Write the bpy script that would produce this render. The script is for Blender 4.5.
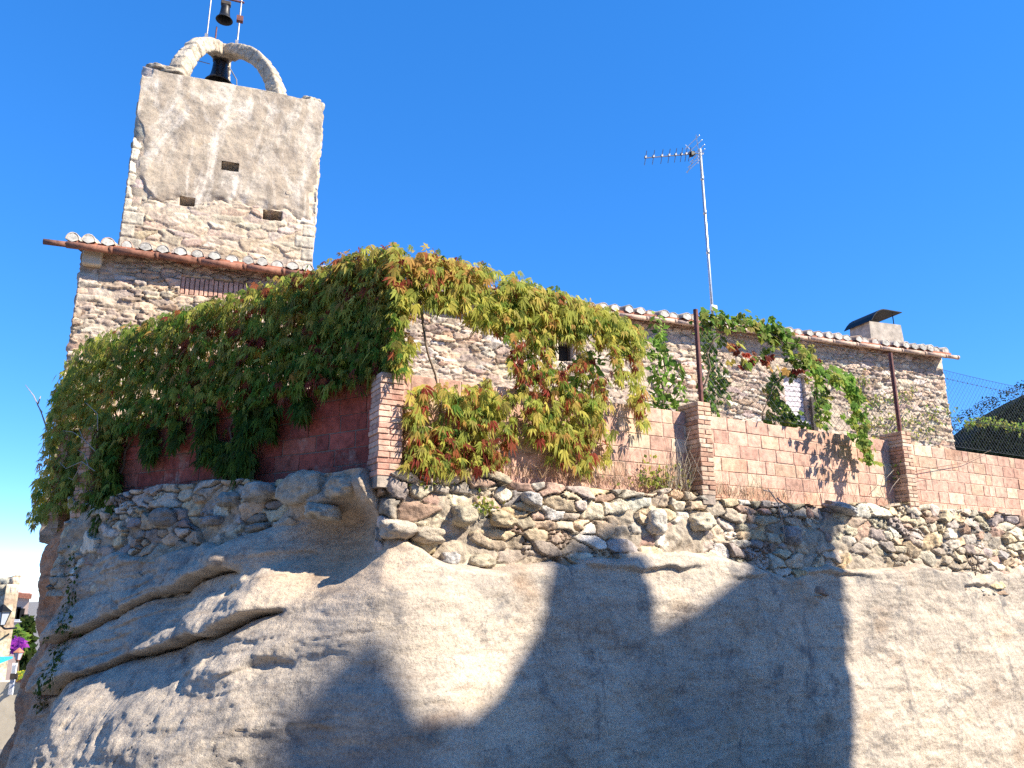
import bpy, math, random
import numpy as np
from mathutils import Vector, Matrix

R = math.radians
rng = np.random.default_rng(7)
random.seed(7)
for o in list(bpy.data.objects):
    bpy.data.objects.remove(o)
SC = bpy.context.scene
COL = SC.collection

# ------------------------------------------------------------------ camera, sky, sun, exposure
EYE = 1.6
PITCH = 14.6
FPX = 780.0
cam = bpy.data.cameras.new('camera')
cam.sensor_width = 36.0
cam.lens = FPX / 1024 * 36.0
cam.clip_start = 0.05
cam.clip_end = 3000
camo = bpy.data.objects.new('camera', cam)
COL.objects.link(camo)
camo.location = (0, 0, EYE)
camo.rotation_euler = (R(90 + PITCH), 0, 0)
SC.camera = camo

SUN_AZ = 70.0        # degrees to the right of straight behind the camera
SUN_EL = 42.0
SH = np.array([math.sin(R(SUN_AZ)), -math.cos(R(SUN_AZ)), 0.0])      # horizontal direction to the sun
SD = np.array([SH[0] * math.cos(R(SUN_EL)), SH[1] * math.cos(R(SUN_EL)), math.sin(R(SUN_EL))])
sun = bpy.data.lights.new('sun', 'SUN')
sun.energy = 5.0
sun.angle = R(0.53)
sun.color = (1.0, 0.92, 0.77)
suno = bpy.data.objects.new('sun', sun)
COL.objects.link(suno)
suno.rotation_euler = Vector(SD).to_track_quat('Z', 'Y').to_euler()

world = bpy.data.worlds.new('World')
SC.world = world
world.use_nodes = True
wn = world.node_tree
wn.nodes.clear()
sky = wn.nodes.new('ShaderNodeTexSky')
sky.sky_type = 'NISHITA'
sky.sun_disc = False
sky.sun_elevation = R(SUN_EL)
sky.sun_rotation = R(180 - SUN_AZ)
sky.altitude = 5000
sky.air_density = 0.9
sky.dust_density = 0.0
sky.ozone_density = 3.0
hsv = wn.nodes.new('ShaderNodeHueSaturation')
hsv.inputs['Saturation'].default_value = 1.68
hsv.inputs['Value'].default_value = 1.86
hsv.inputs['Hue'].default_value = 0.511
bg = wn.nodes.new('ShaderNodeBackground')
bg.inputs['Strength'].default_value = 0.15
wo = wn.nodes.new('ShaderNodeOutputWorld')
gam = wn.nodes.new('ShaderNodeGamma')
gam.inputs[1].default_value = 0.60
wn.links.new(sky.outputs[0], gam.inputs[0])
wn.links.new(gam.outputs[0], hsv.inputs['Color'])
wn.links.new(hsv.outputs[0], bg.inputs[0])
wn.links.new(bg.outputs[0], wo.inputs[0])

SC.view_settings.view_transform = 'Standard'
SC.view_settings.look = 'None'
SC.view_settings.gamma = 1
SC.view_settings.exposure = 1.22
SC.view_settings.use_curve_mapping = False
try:
    SC.cycles.use_denoising = False
    SC.cycles.max_bounces = 4
    SC.cycles.transparent_max_bounces = 8
except Exception:
    pass

# ------------------------------------------------------------------ survey helpers (photo ray -> point on a real plane)
ct, st = math.cos(R(PITCH)), math.sin(R(PITCH))
def ray(px, py):
    u = (px - 512) / FPX
    v = (384 - py) / FPX
    return np.array([u, ct - v * st, st + v * ct])
def at_depth(px, py, Y):
    d = ray(px, py)
    k = Y / d[1]
    return np.array([d[0] * k, Y, EYE + d[2] * k])
def on_plane(px, py, p0, n):
    d = ray(px, py)
    o = np.array([0, 0, EYE])
    k = np.dot(np.asarray(p0) - o, n) / np.dot(d, n)
    return o + d * k

# ------------------------------------------------------------------ numpy noise
def _h(ix, iy, iz, seed):
    n = (ix * 374761393 + iy * 668265263 + iz * 1274126177 + seed * 974634777) & 0xFFFFFFFF
    n = ((n ^ (n >> 13)) * 1103515245) & 0xFFFFFFFF
    n = ((n ^ (n >> 16)) * 2246822519) & 0xFFFFFFFF
    return ((n ^ (n >> 15)) & 0xFFFFFF) / float(0xFFFFFF)
def vnoise(x, y, z=0.0, seed=0):
    x, y, z = np.broadcast_arrays(np.asarray(x, float), np.asarray(y, float), np.asarray(z, float))
    xi, yi, zi = np.floor(x).astype(np.int64), np.floor(y).astype(np.int64), np.floor(z).astype(np.int64)
    f = lambda t: t * t * t * (t * (t * 6 - 15) + 10)
    fx, fy, fz = f(x - xi), f(y - yi), f(z - zi)
    r = 0
    for a in (0, 1):
        for b in (0, 1):
            for c in (0, 1):
                w = (fx if a else 1 - fx) * (fy if b else 1 - fy) * (fz if c else 1 - fz)
                r = r + w * _h(xi + a, yi + b, zi + c, seed)
    return r * 2 - 1
def fbm(x, y, z=0.0, oct=4, seed=0, gain=0.5):
    r, a = 0, 1.0
    for i in range(oct):
        r = r + a * vnoise(np.asarray(x) * 2 ** i + 17.3 * i, np.asarray(y) * 2 ** i - 9.1 * i, np.asarray(z) * 2 ** i, seed + i)
        a *= gain
    return r
def sst(a, b, x):
    t = np.clip((np.asarray(x, float) - a) / (b - a), 0, 1)
    return t * t * (3 - 2 * t)
def lerp(a, b, t):
    return a + (b - a) * t

# ------------------------------------------------------------------ materials
def new_mat(name):
    m = bpy.data.materials.new(name)
    m.use_nodes = True
    nt = m.node_tree
    b = nt.nodes['Principled BSDF']
    b.inputs['Roughness'].default_value = 0.9
    b.inputs['Specular IOR Level'].default_value = 0.25
    return m, nt, b
def n_noise(nt, scale, detail=6, rough=0.6, vec=None, dist=0.0):
    n = nt.nodes.new('ShaderNodeTexNoise')
    n.inputs['Scale'].default_value = scale
    n.inputs['Detail'].default_value = detail
    n.inputs['Roughness'].default_value = rough
    n.inputs['Distortion'].default_value = dist
    if vec is not None:
        nt.links.new(vec, n.inputs['Vector'])
    return n.outputs['Fac']
def n_ramp(nt, fac, stops, interp='LINEAR'):
    r = nt.nodes.new('ShaderNodeValToRGB')
    r.color_ramp.interpolation = interp
    while len(r.color_ramp.elements) < len(stops):
        r.color_ramp.elements.new(0.5)
    for e, (p, c) in zip(r.color_ramp.elements, stops):
        e.position = p
        e.color = (*c, 1) if len(c) == 3 else c
    nt.links.new(fac, r.inputs[0])
    return r.outputs[0]
def n_mix(nt, a, b, fac, mode='MIX'):
    m = nt.nodes.new('ShaderNodeMix')
    m.data_type = 'RGBA'
    m.blend_type = mode
    for sock, v in ((m.inputs['Factor'], fac), (m.inputs['A'], a), (m.inputs['B'], b)):
        if hasattr(v, 'is_linked') or hasattr(v, 'links'):
            nt.links.new(v, sock)
        elif isinstance(v, (int, float)):
            sock.default_value = v
        else:
            sock.default_value = (*v, 1)
    return m.outputs['Result']
def n_map(nt, scale=(1, 1, 1), rot=(0, 0, 0)):
    g = nt.nodes.new('ShaderNodeNewGeometry')
    m = nt.nodes.new('ShaderNodeMapping')
    m.inputs['Scale'].default_value = scale
    m.inputs['Rotation'].default_value = rot
    nt.links.new(g.outputs['Position'], m.inputs['Vector'])
    return m.outputs[0]
def n_bump(nt, b, h, strength, dist, prev=None):
    n = nt.nodes.new('ShaderNodeBump')
    n.inputs['Strength'].default_value = strength
    n.inputs['Distance'].default_value = dist
    nt.links.new(h, n.inputs['Height'])
    if prev is not None:
        nt.links.new(prev, n.inputs['Normal'])
    nt.links.new(n.outputs[0], b.inputs['Normal'])
    return n.outputs[0]
def col_attr(nt, name='Col'):
    a = nt.nodes.new('ShaderNodeAttribute')
    a.attribute_name = name
    return a.outputs['Color']

def mat_attr(name, rough=0.9, var=0.25, nscale=9, bump=0.5, bdist=0.01, bscale=60, spec=0.25, big=0.0):
    """base colour from the stones' own colours, with fine mottling and grain"""
    m, nt, b = new_mat(name)
    v = n_map(nt)
    c = col_attr(nt)
    f = n_noise(nt, nscale, 8, 0.65, v)
    mul = n_ramp(nt, f, [(0.3, (1 - var * 1.6,) * 3), (0.52, (1, 1, 1)), (0.75, (1 + var, 1 + var * .95, 1 + var * .85))])
    c = n_mix(nt, c, mul, 1.0, 'MULTIPLY')
    if big:
        f2 = n_noise(nt, 1.1, 7, 0.65, v, 0.5)
        c = n_mix(nt, c, n_ramp(nt, f2, [(0.34, (1 - big * .9, 1 - big, 1 - big)), (0.52, (1, 1, 1)), (0.7, (1 + big * .4, 1 + big * .45, 1 + big * .5))]), 1.0, 'MULTIPLY')
        f3 = n_noise(nt, 3.2, 9, 0.75, v)
        c = n_mix(nt, c, (.55, .47, .38), n_ramp(nt, f3, [(0.55, (0, 0, 0)), (0.72, (.5, .5, .5))]))
    nt.links.new(c, b.inputs['Base Color'])
    b.inputs['Roughness'].default_value = rough
    b.inputs['Specular IOR Level'].default_value = spec
    p = n_bump(nt, b, n_noise(nt, bscale * .3, 8, 0.7, v), bump, bdist * 1.6)
    n_bump(nt, b, n_noise(nt, bscale, 4, 0.7, v), bump, bdist * .5, p)
    return m
def mat_plain(name, col, rough=0.6, metal=0.0, var=0.2, nscale=14, bump=0.15, bdist=0.004, spec=0.4):
    m, nt, b = new_mat(name)
    v = n_map(nt)
    f = n_noise(nt, nscale, 6, 0.6, v)
    c = n_ramp(nt, f, [(0.3, tuple(x * (1 - var) for x in col)), (0.7, tuple(min(1, x * (1 + var)) for x in col))])
    nt.links.new(c, b.inputs['Base Color'])
    b.inputs['Roughness'].default_value = rough
    b.inputs['Metallic'].default_value = metal
    b.inputs['Specular IOR Level'].default_value = spec
    n_bump(nt, b, f, bump, bdist)
    return m

def mat_rock():
    m, nt, b = new_mat('weathered_sandstone')
    v = n_map(nt)
    big = n_noise(nt, 0.75, 5, 0.6, v, 0.4)
    c = n_ramp(nt, big, [(0.3, (.30, .26, .225)), (0.42, (.44, .375, .305)), (0.55, (.53, .445, .355)), (0.7, (.58, .48, .37))])
    sv = n_map(nt, (0.9, 0.9, 6.0), (R(5), R(4), 0))
    strata = n_noise(nt, 2.2, 6, 0.7, sv, 0.6)
    c = n_mix(nt, c, n_ramp(nt, strata, [(0.33, (.66, .62, .60)), (0.5, (1, 1, 1)), (0.7, (1.12, 1.08, 1.0))]), 0.75, 'MULTIPLY')
    # grey lichen and black weather stains
    li = n_noise(nt, 2.6, 9, 0.72, v, 0.3)
    c = n_mix(nt, c, (.17, .16, .155), n_ramp(nt, li, [(0.55, (0, 0, 0)), (0.65, (.75, .75, .75))]))
    pale = n_noise(nt, 4.5, 8, 0.75, v)
    c = n_mix(nt, c, (.64, .545, .44), n_ramp(nt, pale, [(0.56, (0, 0, 0)), (0.72, (.8, .8, .8))]))
    ru = n_noise(nt, 1.4, 4, 0.5, n_map(nt, (1, 1, 1.7), (0, 0, 1)))
    c = n_mix(nt, c, (.30, .17, .085), n_ramp(nt, ru, [(0.57, (0, 0, 0)), (0.74, (.5, .5, .5))]))
    sp = n_noise(nt, 38, 6, 0.8, v)
    c = n_mix(nt, c, n_ramp(nt, sp, [(0.36, (.55, .53, .52)), (0.5, (1, 1, 1)), (0.66, (1.22, 1.2, 1.16))]), 0.8, 'MULTIPLY')
    runs = n_noise(nt, 1.6, 6, 0.7, n_map(nt, (2.2, 2.2, .35), (0, 0, 2)), 0.5)
    c = n_mix(nt, c, (.15, .14, .14), n_ramp(nt, runs, [(0.57, (0, 0, 0)), (0.70, (.6, .6, .6))]))
    c = n_mix(nt, c, col_attr(nt), 1.0, 'MULTIPLY')
    nt.links.new(c, b.inputs['Base Color'])
    b.inputs['Roughness'].default_value = 0.95
    p = n_bump(nt, b, strata, 0.3, 0.02)
    p = n_bump(nt, b, n_noise(nt, 16, 9, 0.72, v), 0.75, 0.03, p)
    n_bump(nt, b, n_noise(nt, 75, 5, 0.75, v), 0.6, 0.008, p)
    return m
def mat_plaster():
    m, nt, b = new_mat('worn_lime_render')
    v = n_map(nt)
    big = n_noise(nt, 1.3, 7, 0.62, v, 0.3)
    c = n_ramp(nt, big, [(0.32, (.25, .205, .16)), (0.46, (.37, .30, .23)), (0.60, (.47, .385, .29)), (0.75, (.48, .35, .22))])
    dv = n_map(nt, (1.5, 1.5, 0.55), (0, R(14), 0))
    drip = n_noise(nt, 1.3, 7, 0.66, dv, 1.2)
    c = n_mix(nt, c, (.72, .64, .54), n_ramp(nt, drip, [(0.48, (0, 0, 0)), (0.66, (.85, .85, .85))]))
    g = n_noise(nt, 5, 9, 0.75, v)
    c = n_mix(nt, c, (.24, .205, .16), n_ramp(nt, g, [(0.49, (0, 0, 0)), (0.66, (.75, .75, .75))]))
    sp = n_noise(nt, 42, 5, 0.8, v)
    c = n_mix(nt, c, n_ramp(nt, sp, [(0.34, (.5, .48, .45)), (0.47, (.97, .96, .95)), (0.7, (1.1, 1.1, 1.08))]), 0.85, 'MULTIPLY')
    c = n_mix(nt, c, col_attr(nt), 1.0, 'MULTIPLY')
    nt.links.new(c, b.inputs['Base Color'])
    p = n_bump(nt, b, n_noise(nt, 10, 8, 0.7, v), 0.5, 0.03)
    n_bump(nt, b, n_noise(nt, 70, 4, 0.7, v), 0.5, 0.008, p)
    return m
def mat_leaf(name):
    m, nt, b = new_mat(name)
    c = col_attr(nt)
    nt.links.new(c, b.inputs['Base Color'])
    b.inputs['Roughness'].default_value = 0.65
    b.inputs['Specular IOR Level'].default_value = 0.12
    tr = nt.nodes.new('ShaderNodeBsdfTranslucent')
    gm = nt.nodes.new('ShaderNodeGamma')
    gm.inputs[1].default_value = 0.85
    nt.links.new(c, gm.inputs[0])
    nt.links.new(gm.outputs[0], tr.inputs['Color'])
    mx = nt.nodes.new('ShaderNodeMixShader')
    mx.inputs[0].default_value = 0.5
    out = nt.nodes['Material Output']
    nt.links.new(b.outputs[0], mx.inputs[1])
    nt.links.new(tr.outputs[0], mx.inputs[2])
    nt.links.new(mx.outputs[0], out.inputs['Surface'])
    return m

M = {}
M['rock'] = mat_rock()
M['plaster'] = mat_plaster()
M['masonry'] = mat_attr('rubble_stone', var=0.34, nscale=12, bump=0.8, bdist=0.02, bscale=70, big=.22)
M['house_stone'] = mat_attr('house_stone', var=0.3, nscale=10, bump=0.7, bdist=0.015, bscale=70, big=.2)
M['brick'] = mat_attr('clay_brick', var=0.3, nscale=13, bump=0.6, bdist=0.008, bscale=90, big=.35)
M['tile'] = mat_attr('roof_tile_clay', var=0.35, nscale=14, bump=0.4, bdist=0.006, bscale=60)
M['leaf'] = mat_leaf('leaf')
M['bark'] = mat_plain('vine_bark', (.16, .11, .075), 0.9, var=.4, nscale=30)
M['twig'] = mat_plain('dead_twig', (.36, .30, .25), 0.85, var=.25, nscale=30)
M['straw'] = mat_attr('dry_grass', var=.2, nscale=30, bump=.05)
M['mortar'] = mat_plain('lime_mortar', (.42, .36, .30), 0.95, var=.3, nscale=20, bump=.5, bdist=.01)
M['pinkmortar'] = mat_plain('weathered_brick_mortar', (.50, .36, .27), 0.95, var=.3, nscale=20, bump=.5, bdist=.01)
M['darkmortar'] = mat_plain('dark_brown_mortar', (.21, .14, .11), 0.95, var=.3, nscale=20, bump=.5, bdist=.01)  # darker brown joints for the left brick wall
M['capmortar'] = mat_plain('pale_lime_mortar', (.50, .47, .42), 0.95, var=.3, nscale=14, bump=.5, bdist=.01)
M['bronze'] = mat_plain('dark_bronze', (.035, .033, .032), 0.45, 0.7, var=.4)
M['iron'] = mat_plain('rusty_iron', (.16, .06, .05), 0.8, 0.0, var=.45, nscale=25)
M['grey_iron'] = mat_plain('painted_iron', (.28, .27, .28), 0.5, 0.3, var=.25)
M['galv'] = mat_plain('galvanised_steel', (.50, .51, .53), 0.4, 0.6, var=.2)
M['alu'] = mat_plain('dull_aluminium', (.13, .13, .15), 0.5, 0.4, var=.2)
M['blackmetal'] = mat_plain('black_sheet_metal', (.007, .007, .008), 0.5, 0.4, var=.3)
M['cement'] = mat_plain('rough_cement', (.36, .31, .26), 0.95, var=.35, nscale=7, bump=.6, bdist=.02)
M['wire'] = mat_plain('fence_wire', (.10, .11, .12), 0.5, 0.6)
M['darkwood'] = mat_plain('dark_wood', (.06, .045, .035), 0.8, var=.4)
M['panel'] = mat_plain('whitewashed_panel', (.62, .56, .58), 0.8, var=.12)
M['street'] = mat_plain('street_paving', (.17, .155, .14), 0.95, var=.25, nscale=3, bump=.4, bdist=.02)
M['earth'] = mat_plain('dry_earth', (.23, .18, .12), 0.95, var=.35, nscale=4, bump=.6, bdist=.03)
M['pinkwall'] = mat_plain('pink_render', (.58, .42, .33), 0.95, var=.15, nscale=2.5)
M['creamwall'] = mat_plain('cream_render', (.56, .48, .36), 0.95, var=.2, nscale=2.5)
M['redtile'] = mat_plain('red_tiles', (.38, .15, .09), 0.9, var=.3, nscale=8)
M['white'] = mat_plain('white_paint', (.78, .78, .80), 0.6, var=.06)
M['blue'] = mat_plain('blue_fabric', (.03, .36, .60), 0.6, var=.12)
M['glassgrey'] = mat_plain('frosted_glass', (.42, .45, .52), 0.25, var=.06, spec=.6)
M['dark'] = mat_plain('dark_void', (.02, .018, .016), 0.9)
M['caster'] = mat_plain('neighbour_render', (.45, .38, .30), 0.95, var=.2, nscale=2)

# ------------------------------------------------------------------ object helpers
def tag(o, label=None, cat=None, group=None, kind=None):
    if label: o['label'] = label
    if cat: o['category'] = cat
    if group: o['group'] = group
    if kind: o['kind'] = kind
    return o
def thing(name, loc, label, cat, group=None):
    o = bpy.data.objects.new(name, None)
    o.empty_display_size = 0.2
    COL.objects.link(o)
    o.location = loc
    return tag(o, label, cat, group)
def mesh_obj(name, V, F, mat, parent=None, cols=None, smooth=False):
    V = np.asarray(V, float)
    me = bpy.data.meshes.new(name)
    if isinstance(F, np.ndarray):
        k = F.shape[1]
        me.vertices.add(len(V))
        me.vertices.foreach_set('co', V.astype(np.float32).ravel())
        me.loops.add(F.size)
        me.loops.foreach_set('vertex_index', F.astype(np.int32).ravel())
        me.polygons.add(len(F))
        me.polygons.foreach_set('loop_start', np.arange(0, F.size, k, dtype=np.int32))
        me.update(calc_edges=True)
    else:
        me.from_pydata([tuple(v) for v in V], [], [tuple(f) for f in F])
        me.update()
    me.validate()
    if cols is not None:
        a = me.color_attributes.new('Col', 'FLOAT_COLOR', 'POINT')
        c = np.ones((len(V), 4), np.float32)
        c[:, :3] = np.asarray(cols)
        a.data.foreach_set('color', c.ravel())
    me.polygons.foreach_set('use_smooth', np.full(len(me.polygons), smooth))
    mats = mat if isinstance(mat, (list, tuple)) else [mat]
    for x in mats:
        me.materials.append(x)
    o = bpy.data.objects.new(name, me)
    COL.objects.link(o)
    if parent is not None:
        o.parent = parent
        # vertices are given in world space; keep them there
        o.matrix_parent_inverse = Matrix.Translation(-Vector(parent_world(parent)))
    return o
def parent_world(p):
    v = Vector((0, 0, 0))
    # things carry a location; parts sit at the world origin of their thing
    return p.location if p.parent is None else Vector((0, 0, 0))
class MB:
    def __init__(s):
        s.v, s.f, s.c = [], [], []
    def add(s, V, F, c=None):
        b = len(s.v)
        s.v.extend([tuple(map(float, x)) for x in V])
        s.f.extend([tuple(i + b for i in f) for f in F])
        if c is not None:
            c = np.asarray(c, float)
            s.c.extend([tuple(c)] * len(V) if c.ndim == 1 else [tuple(x) for x in c])
    def box(s, o, ax, ay, az, c=None, bev=0.0):
        """box from origin corner o and three edge vectors; bev chamfers it by insetting"""
        o, ax, ay, az = (np.asarray(t, float) for t in (o, ax, ay, az))
        if bev <= 0:
            V = [o + ax * i + ay * j + az * k for k in (0, 1) for j in (0, 1) for i in (0, 1)]
            F = [(0, 2, 3, 1), (4, 5, 7, 6), (0, 1, 5, 4), (2, 6, 7, 3), (0, 4, 6, 2), (1, 3, 7, 5)]
            s.add(V, F, c)
            return
        la, lb, lc = (np.linalg.norm(t) for t in (ax, ay, az))
        ua, ub, uc = ax / la, ay / lb, az / lc
        V, idx = [], {}
        for i in (0, 1):
            for j in (0, 1):
                for k in (0, 1):
                    p = o + ax * i + ay * j + az * k
                    da, db, dc = ua * bev * (1 - 2 * i), ub * bev * (1 - 2 * j), uc * bev * (1 - 2 * k)
                    idx[i, j, k, 'a'] = len(V); V.append(p + db + dc)
                    idx[i, j, k, 'b'] = len(V); V.append(p + da + dc)
                    idx[i, j, k, 'c'] = len(V); V.append(p + da + db)
        F = []
        q = [(0, 0), (1, 0), (1, 1), (0, 1)]
        for t in (0, 1):
            F.append([idx[t, a, b, 'a'] for a, b in q])
            F.append([idx[a, t, b, 'b'] for a, b in q])
            F.append([idx[a, b, t, 'c'] for a, b in q])
        for a in (0, 1):
            for b in (0, 1):
                F.append([idx[0, a, b, 'b'], idx[1, a, b, 'b'], idx[1, a, b, 'c'], idx[0, a, b, 'c']])
                F.append([idx[a, 0, b, 'a'], idx[a, 1, b, 'a'], idx[a, 1, b, 'c'], idx[a, 0, b, 'c']])
                F.append([idx[a, b, 0, 'a'], idx[a, b, 1, 'a'], idx[a, b, 1, 'b'], idx[a, b, 0, 'b']])
        for a in (0, 1):
            for b in (0, 1):
                for d in (0, 1):
                    F.append([idx[a, b, d, t] for t in 'abc'])
        s.add(V, F, c)
    def tube(s, pts, r, n=6, c=None, cap=True):
        pts = [np.asarray(p, float) for p in pts]
        rs = r if hasattr(r, '__len__') else [r] * len(pts)
        V, F = [], []
        up = np.array([0.13, 0.31, 0.94])
        for i, p in enumerate(pts):
            t = pts[min(i + 1, len(pts) - 1)] - pts[max(i - 1, 0)]
            t = t / (np.linalg.norm(t) + 1e-9)
            a = np.cross(t, up)
            if np.linalg.norm(a) < 1e-3:
                a = np.cross(t, (1, 0, 0))
            a /= np.linalg.norm(a)
            b = np.cross(t, a)
            for k in range(n):
                w = 2 * math.pi * k / n
                V.append(p + (a * math.cos(w) + b * math.sin(w)) * rs[i])
        for i in range(len(pts) - 1):
            for k in range(n):
                F.append((i * n + k, i * n + (k + 1) % n, (i + 1) * n + (k + 1) % n, (i + 1) * n + k))
        if cap:
            F.append(tuple(range(n))[::-1])
            F.append(tuple((len(pts) - 1) * n + k for k in range(n)))
        s.add(V, F, c)
    def lathe(s, base, prof, n=24, c=None):
        base = np.asarray(base, float)
        V, F = [], []
        for (r, z) in prof:
            for k in range(n):
                w = 2 * math.pi * k / n
                V.append(base + np.array([r * math.cos(w), r * math.sin(w), z]))
        for i in range(len(prof) - 1):
            for k in range(n):
                F.append((i * n + k, i * n + (k + 1) % n, (i + 1) * n + (k + 1) % n, (i + 1) * n + k))
        s.add(V, F, c)
    def prism(s, poly, o, ax, ay, ext, c=None):
        """polygon (a,b) pairs in the plane o + a*ax + b*ay, extruded by the vector ext"""
        o, ax, ay, ext = (np.asarray(t, float) for t in (o, ax, ay, ext))
        n = len(poly)
        V = [o + ax * a + ay * b for a, b in poly] + [o + ax * a + ay * b + ext for a, b in poly]
        F = [tuple(range(n)), tuple(range(2 * n - 1, n - 1, -1))]
        F += [(i, i + n, (i + 1) % n + n, (i + 1) % n) for i in range(n)]
        s.add(V, F, c)
    def build(s, name, mat, parent=None, smooth=False):
        return mesh_obj(name, np.array(s.v), s.f, mat, parent, np.array(s.c) if s.c and len(s.c) == len(s.v) else None, smooth)

def grid_faces(h, w, keep=None):
    i = np.arange(h * w).reshape(h, w)
    F = np.stack([i[:-1, :-1], i[:-1, 1:], i[1:, 1:], i[1:, :-1]], -1)
    if keep is not None:
        F = F[keep]
    return F.reshape(-1, 4)

# ------------------------------------------------------------------ plan of the terrace: left flank, left wall, corner, right wall
CORNER = np.array([-1.047, 6.94])
LEND = np.array([-5.62, 9.70])
FLANK = np.array([-8.2, 15.6])
dR = np.array([8.78, 4.96]); dR /= np.linalg.norm(dR)
dL = (LEND - CORNER); LLEN = np.linalg.norm(dL); dL /= LLEN          # pointing away from the corner
dF = FLANK - LEND; FLEN = np.linalg.norm(dF); dF /= FLEN
nR = np.array([dR[1], -dR[0]])
nL = np.array([-(-dL[1]), -dL[0]]) if False else np.array([-dL[1] * -1, dL[0]])
nL = np.array([dL[1], -dL[0]]); nL = nL if nL[1] < 0 else -nL
nF = np.array([-dF[1], dF[0]]); nF = nF if nF[0] < 0 else -nF
ZB = EYE + 1.04          # level of the brick walls' foot
def base(s):
    s = np.asarray(s, float)[..., None]
    p = np.where(s >= 0, CORNER + dR * s, np.where(s > -LLEN, CORNER - dL * s, LEND - dF * (s + LLEN)))
    w1 = sst(-0.45, 0.45, s)
    w2 = sst(-LLEN - .6, -LLEN + .6, s)
    n = nF * (1 - w2) + nL * w2
    n = n * (1 - w1) + nR * w1
    n = n / np.linalg.norm(n, axis=-1, keepdims=True)
    return p, n
def P(s, z, o):
    s, z, o = np.broadcast_arrays(np.asarray(s, float), np.asarray(z, float), np.asarray(o, float))
    p, n = base(s)
    q = p + n * o[..., None]
    return np.concatenate([q, z[..., None]], -1)
def Ps(s, z, o, seg=None):
    """straight-segment version (no rounding of the corner)"""
    seg = seg or ('R' if s >= 0 else 'L')
    if seg == 'R':
        q = CORNER + dR * s + nR * o
    else:
        q = CORNER - dL * s + nL * o
    return np.array([q[0], q[1], z])
def wall_pt(px, py, seg, o=0.0):
    n2, d2 = (nR, dR) if seg == 'R' else (nL, dL)
    n = np.array([n2[0], n2[1], 0])
    p0 = np.array([*(CORNER + n2 * o), 0])
    q = on_plane(px, py, p0, n)
    s = np.dot(q[:2] - CORNER, d2) * (1 if seg == 'R' else -1)
    return s, q[2], q

# house and tower plan
HL = np.array([-6.50, 10.93]); HR = np.array([9.55, 16.656])
dH = HR - HL; HLEN = np.linalg.norm(dH); dH /= HLEN
nH = np.array([dH[1], -dH[0]])          # faces the camera
ZE = EYE + 5.05
def house_pt(px, py, o=0.0):
    q = on_plane(px, py, np.array([*(HL + nH * o), 0]), np.array([nH[0], nH[1], 0]))
    return np.dot(q[:2] - HL, dH), q[2], q
def H3(s, z, o):
    s, z, o = np.broadcast_arrays(np.asarray(s, float), np.asarray(z, float), np.asarray(o, float))
    return np.concatenate([HL + dH * s[..., None] + nH * o[..., None], z[..., None]], -1)

# ------------------------------------------------------------------ random masonry as a height field
def masonry(S, Z, cw, ch, seed, drop=0.18, warp=0.25, pn=2.6):
    """nearest-stone cells: returns edge distance (in units of course height), stone hash values, offsets inside the stone"""
    wx = S / cw + warp * fbm(S / cw * .7, Z / ch * .7, 0, 2, seed + 50)
    wz = Z / ch + warp * 1.1 * fbm(S / cw * .6, Z / ch * .6, 3.3, 2, seed + 60)
    j0 = np.floor(wz).astype(np.int64)
    f1 = np.full(S.shape, 1e9); f2 = f1.copy()
    bi = np.zeros(S.shape, np.int64); bj = bi.copy(); bx = np.zeros(S.shape); bz = bx.copy()
    for dj in (-2, -1, 0, 1, 2):
        j = j0 + dj
        off = 0.5 * (j % 2) + .35 * _h(j, j * 0, j * 0 + 7, seed)
        i0 = np.floor(wx - off).astype(np.int64)
        for di in (-2, -1, 0, 1, 2):
            i = i0 + di
            a = _h(i, j, j * 0 + 1, seed); b = _h(i, j, j * 0 + 2, seed); w = _h(i, j, j * 0 + 3, seed); dr = _h(i, j, j * 0 + 4, seed)
            x = i + off + .5 + (a - .5) * .75
            zc = j + .5 + (b - .5) * .5
            dx, dz = np.abs(wx - x), np.abs(wz - zc)
            d = (dx ** pn + dz ** pn) ** (1 / pn) * (.75 + .5 * w)
            d = np.where(dr < drop, 1e6, d)
            new = d < f1
            f2 = np.where(new, f1, np.minimum(f2, d))
            bi = np.where(new, i, bi); bj = np.where(new, j, bj)
            bx = np.where(new, wx - x, bx); bz = np.where(new, wz - zc, bz)
            f1 = np.where(new, d, f1)
    e = f2 - f1
    h = lambda k: _h(bi, bj, bi * 0 + 10 + k, seed)
    return e, h, bx, bz
def stone_cols(h, e, pal, mort, joint=0.12, spread=.22):
    pal = np.array(pal)
    k = np.minimum((h(0) * len(pal)).astype(int), len(pal) - 1)
    c = pal[k] * (1 + (h(1)[..., None] - .5) * 2 * spread) * (1 + (np.stack([h(4), h(5) * .6 + .2, h(6)], -1) - .5) * .12)
    w = sst(joint * .5, joint * 1.3, e)[..., None]
    return np.clip(np.array(mort) * (1 - w) + c * w, 0.01, 0.85)

def skirt(arrs, O, depth):
    """pad grids by one ring whose offset goes back into the wall"""
    out = [np.pad(a, 1, mode='edge') for a in arrs]
    Q = np.pad(O, 1, mode='edge')
    Q[0, :] = Q[-1, :] = -depth
    Q[:, 0] = Q[:, -1] = -depth
    return out, Q

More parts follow.
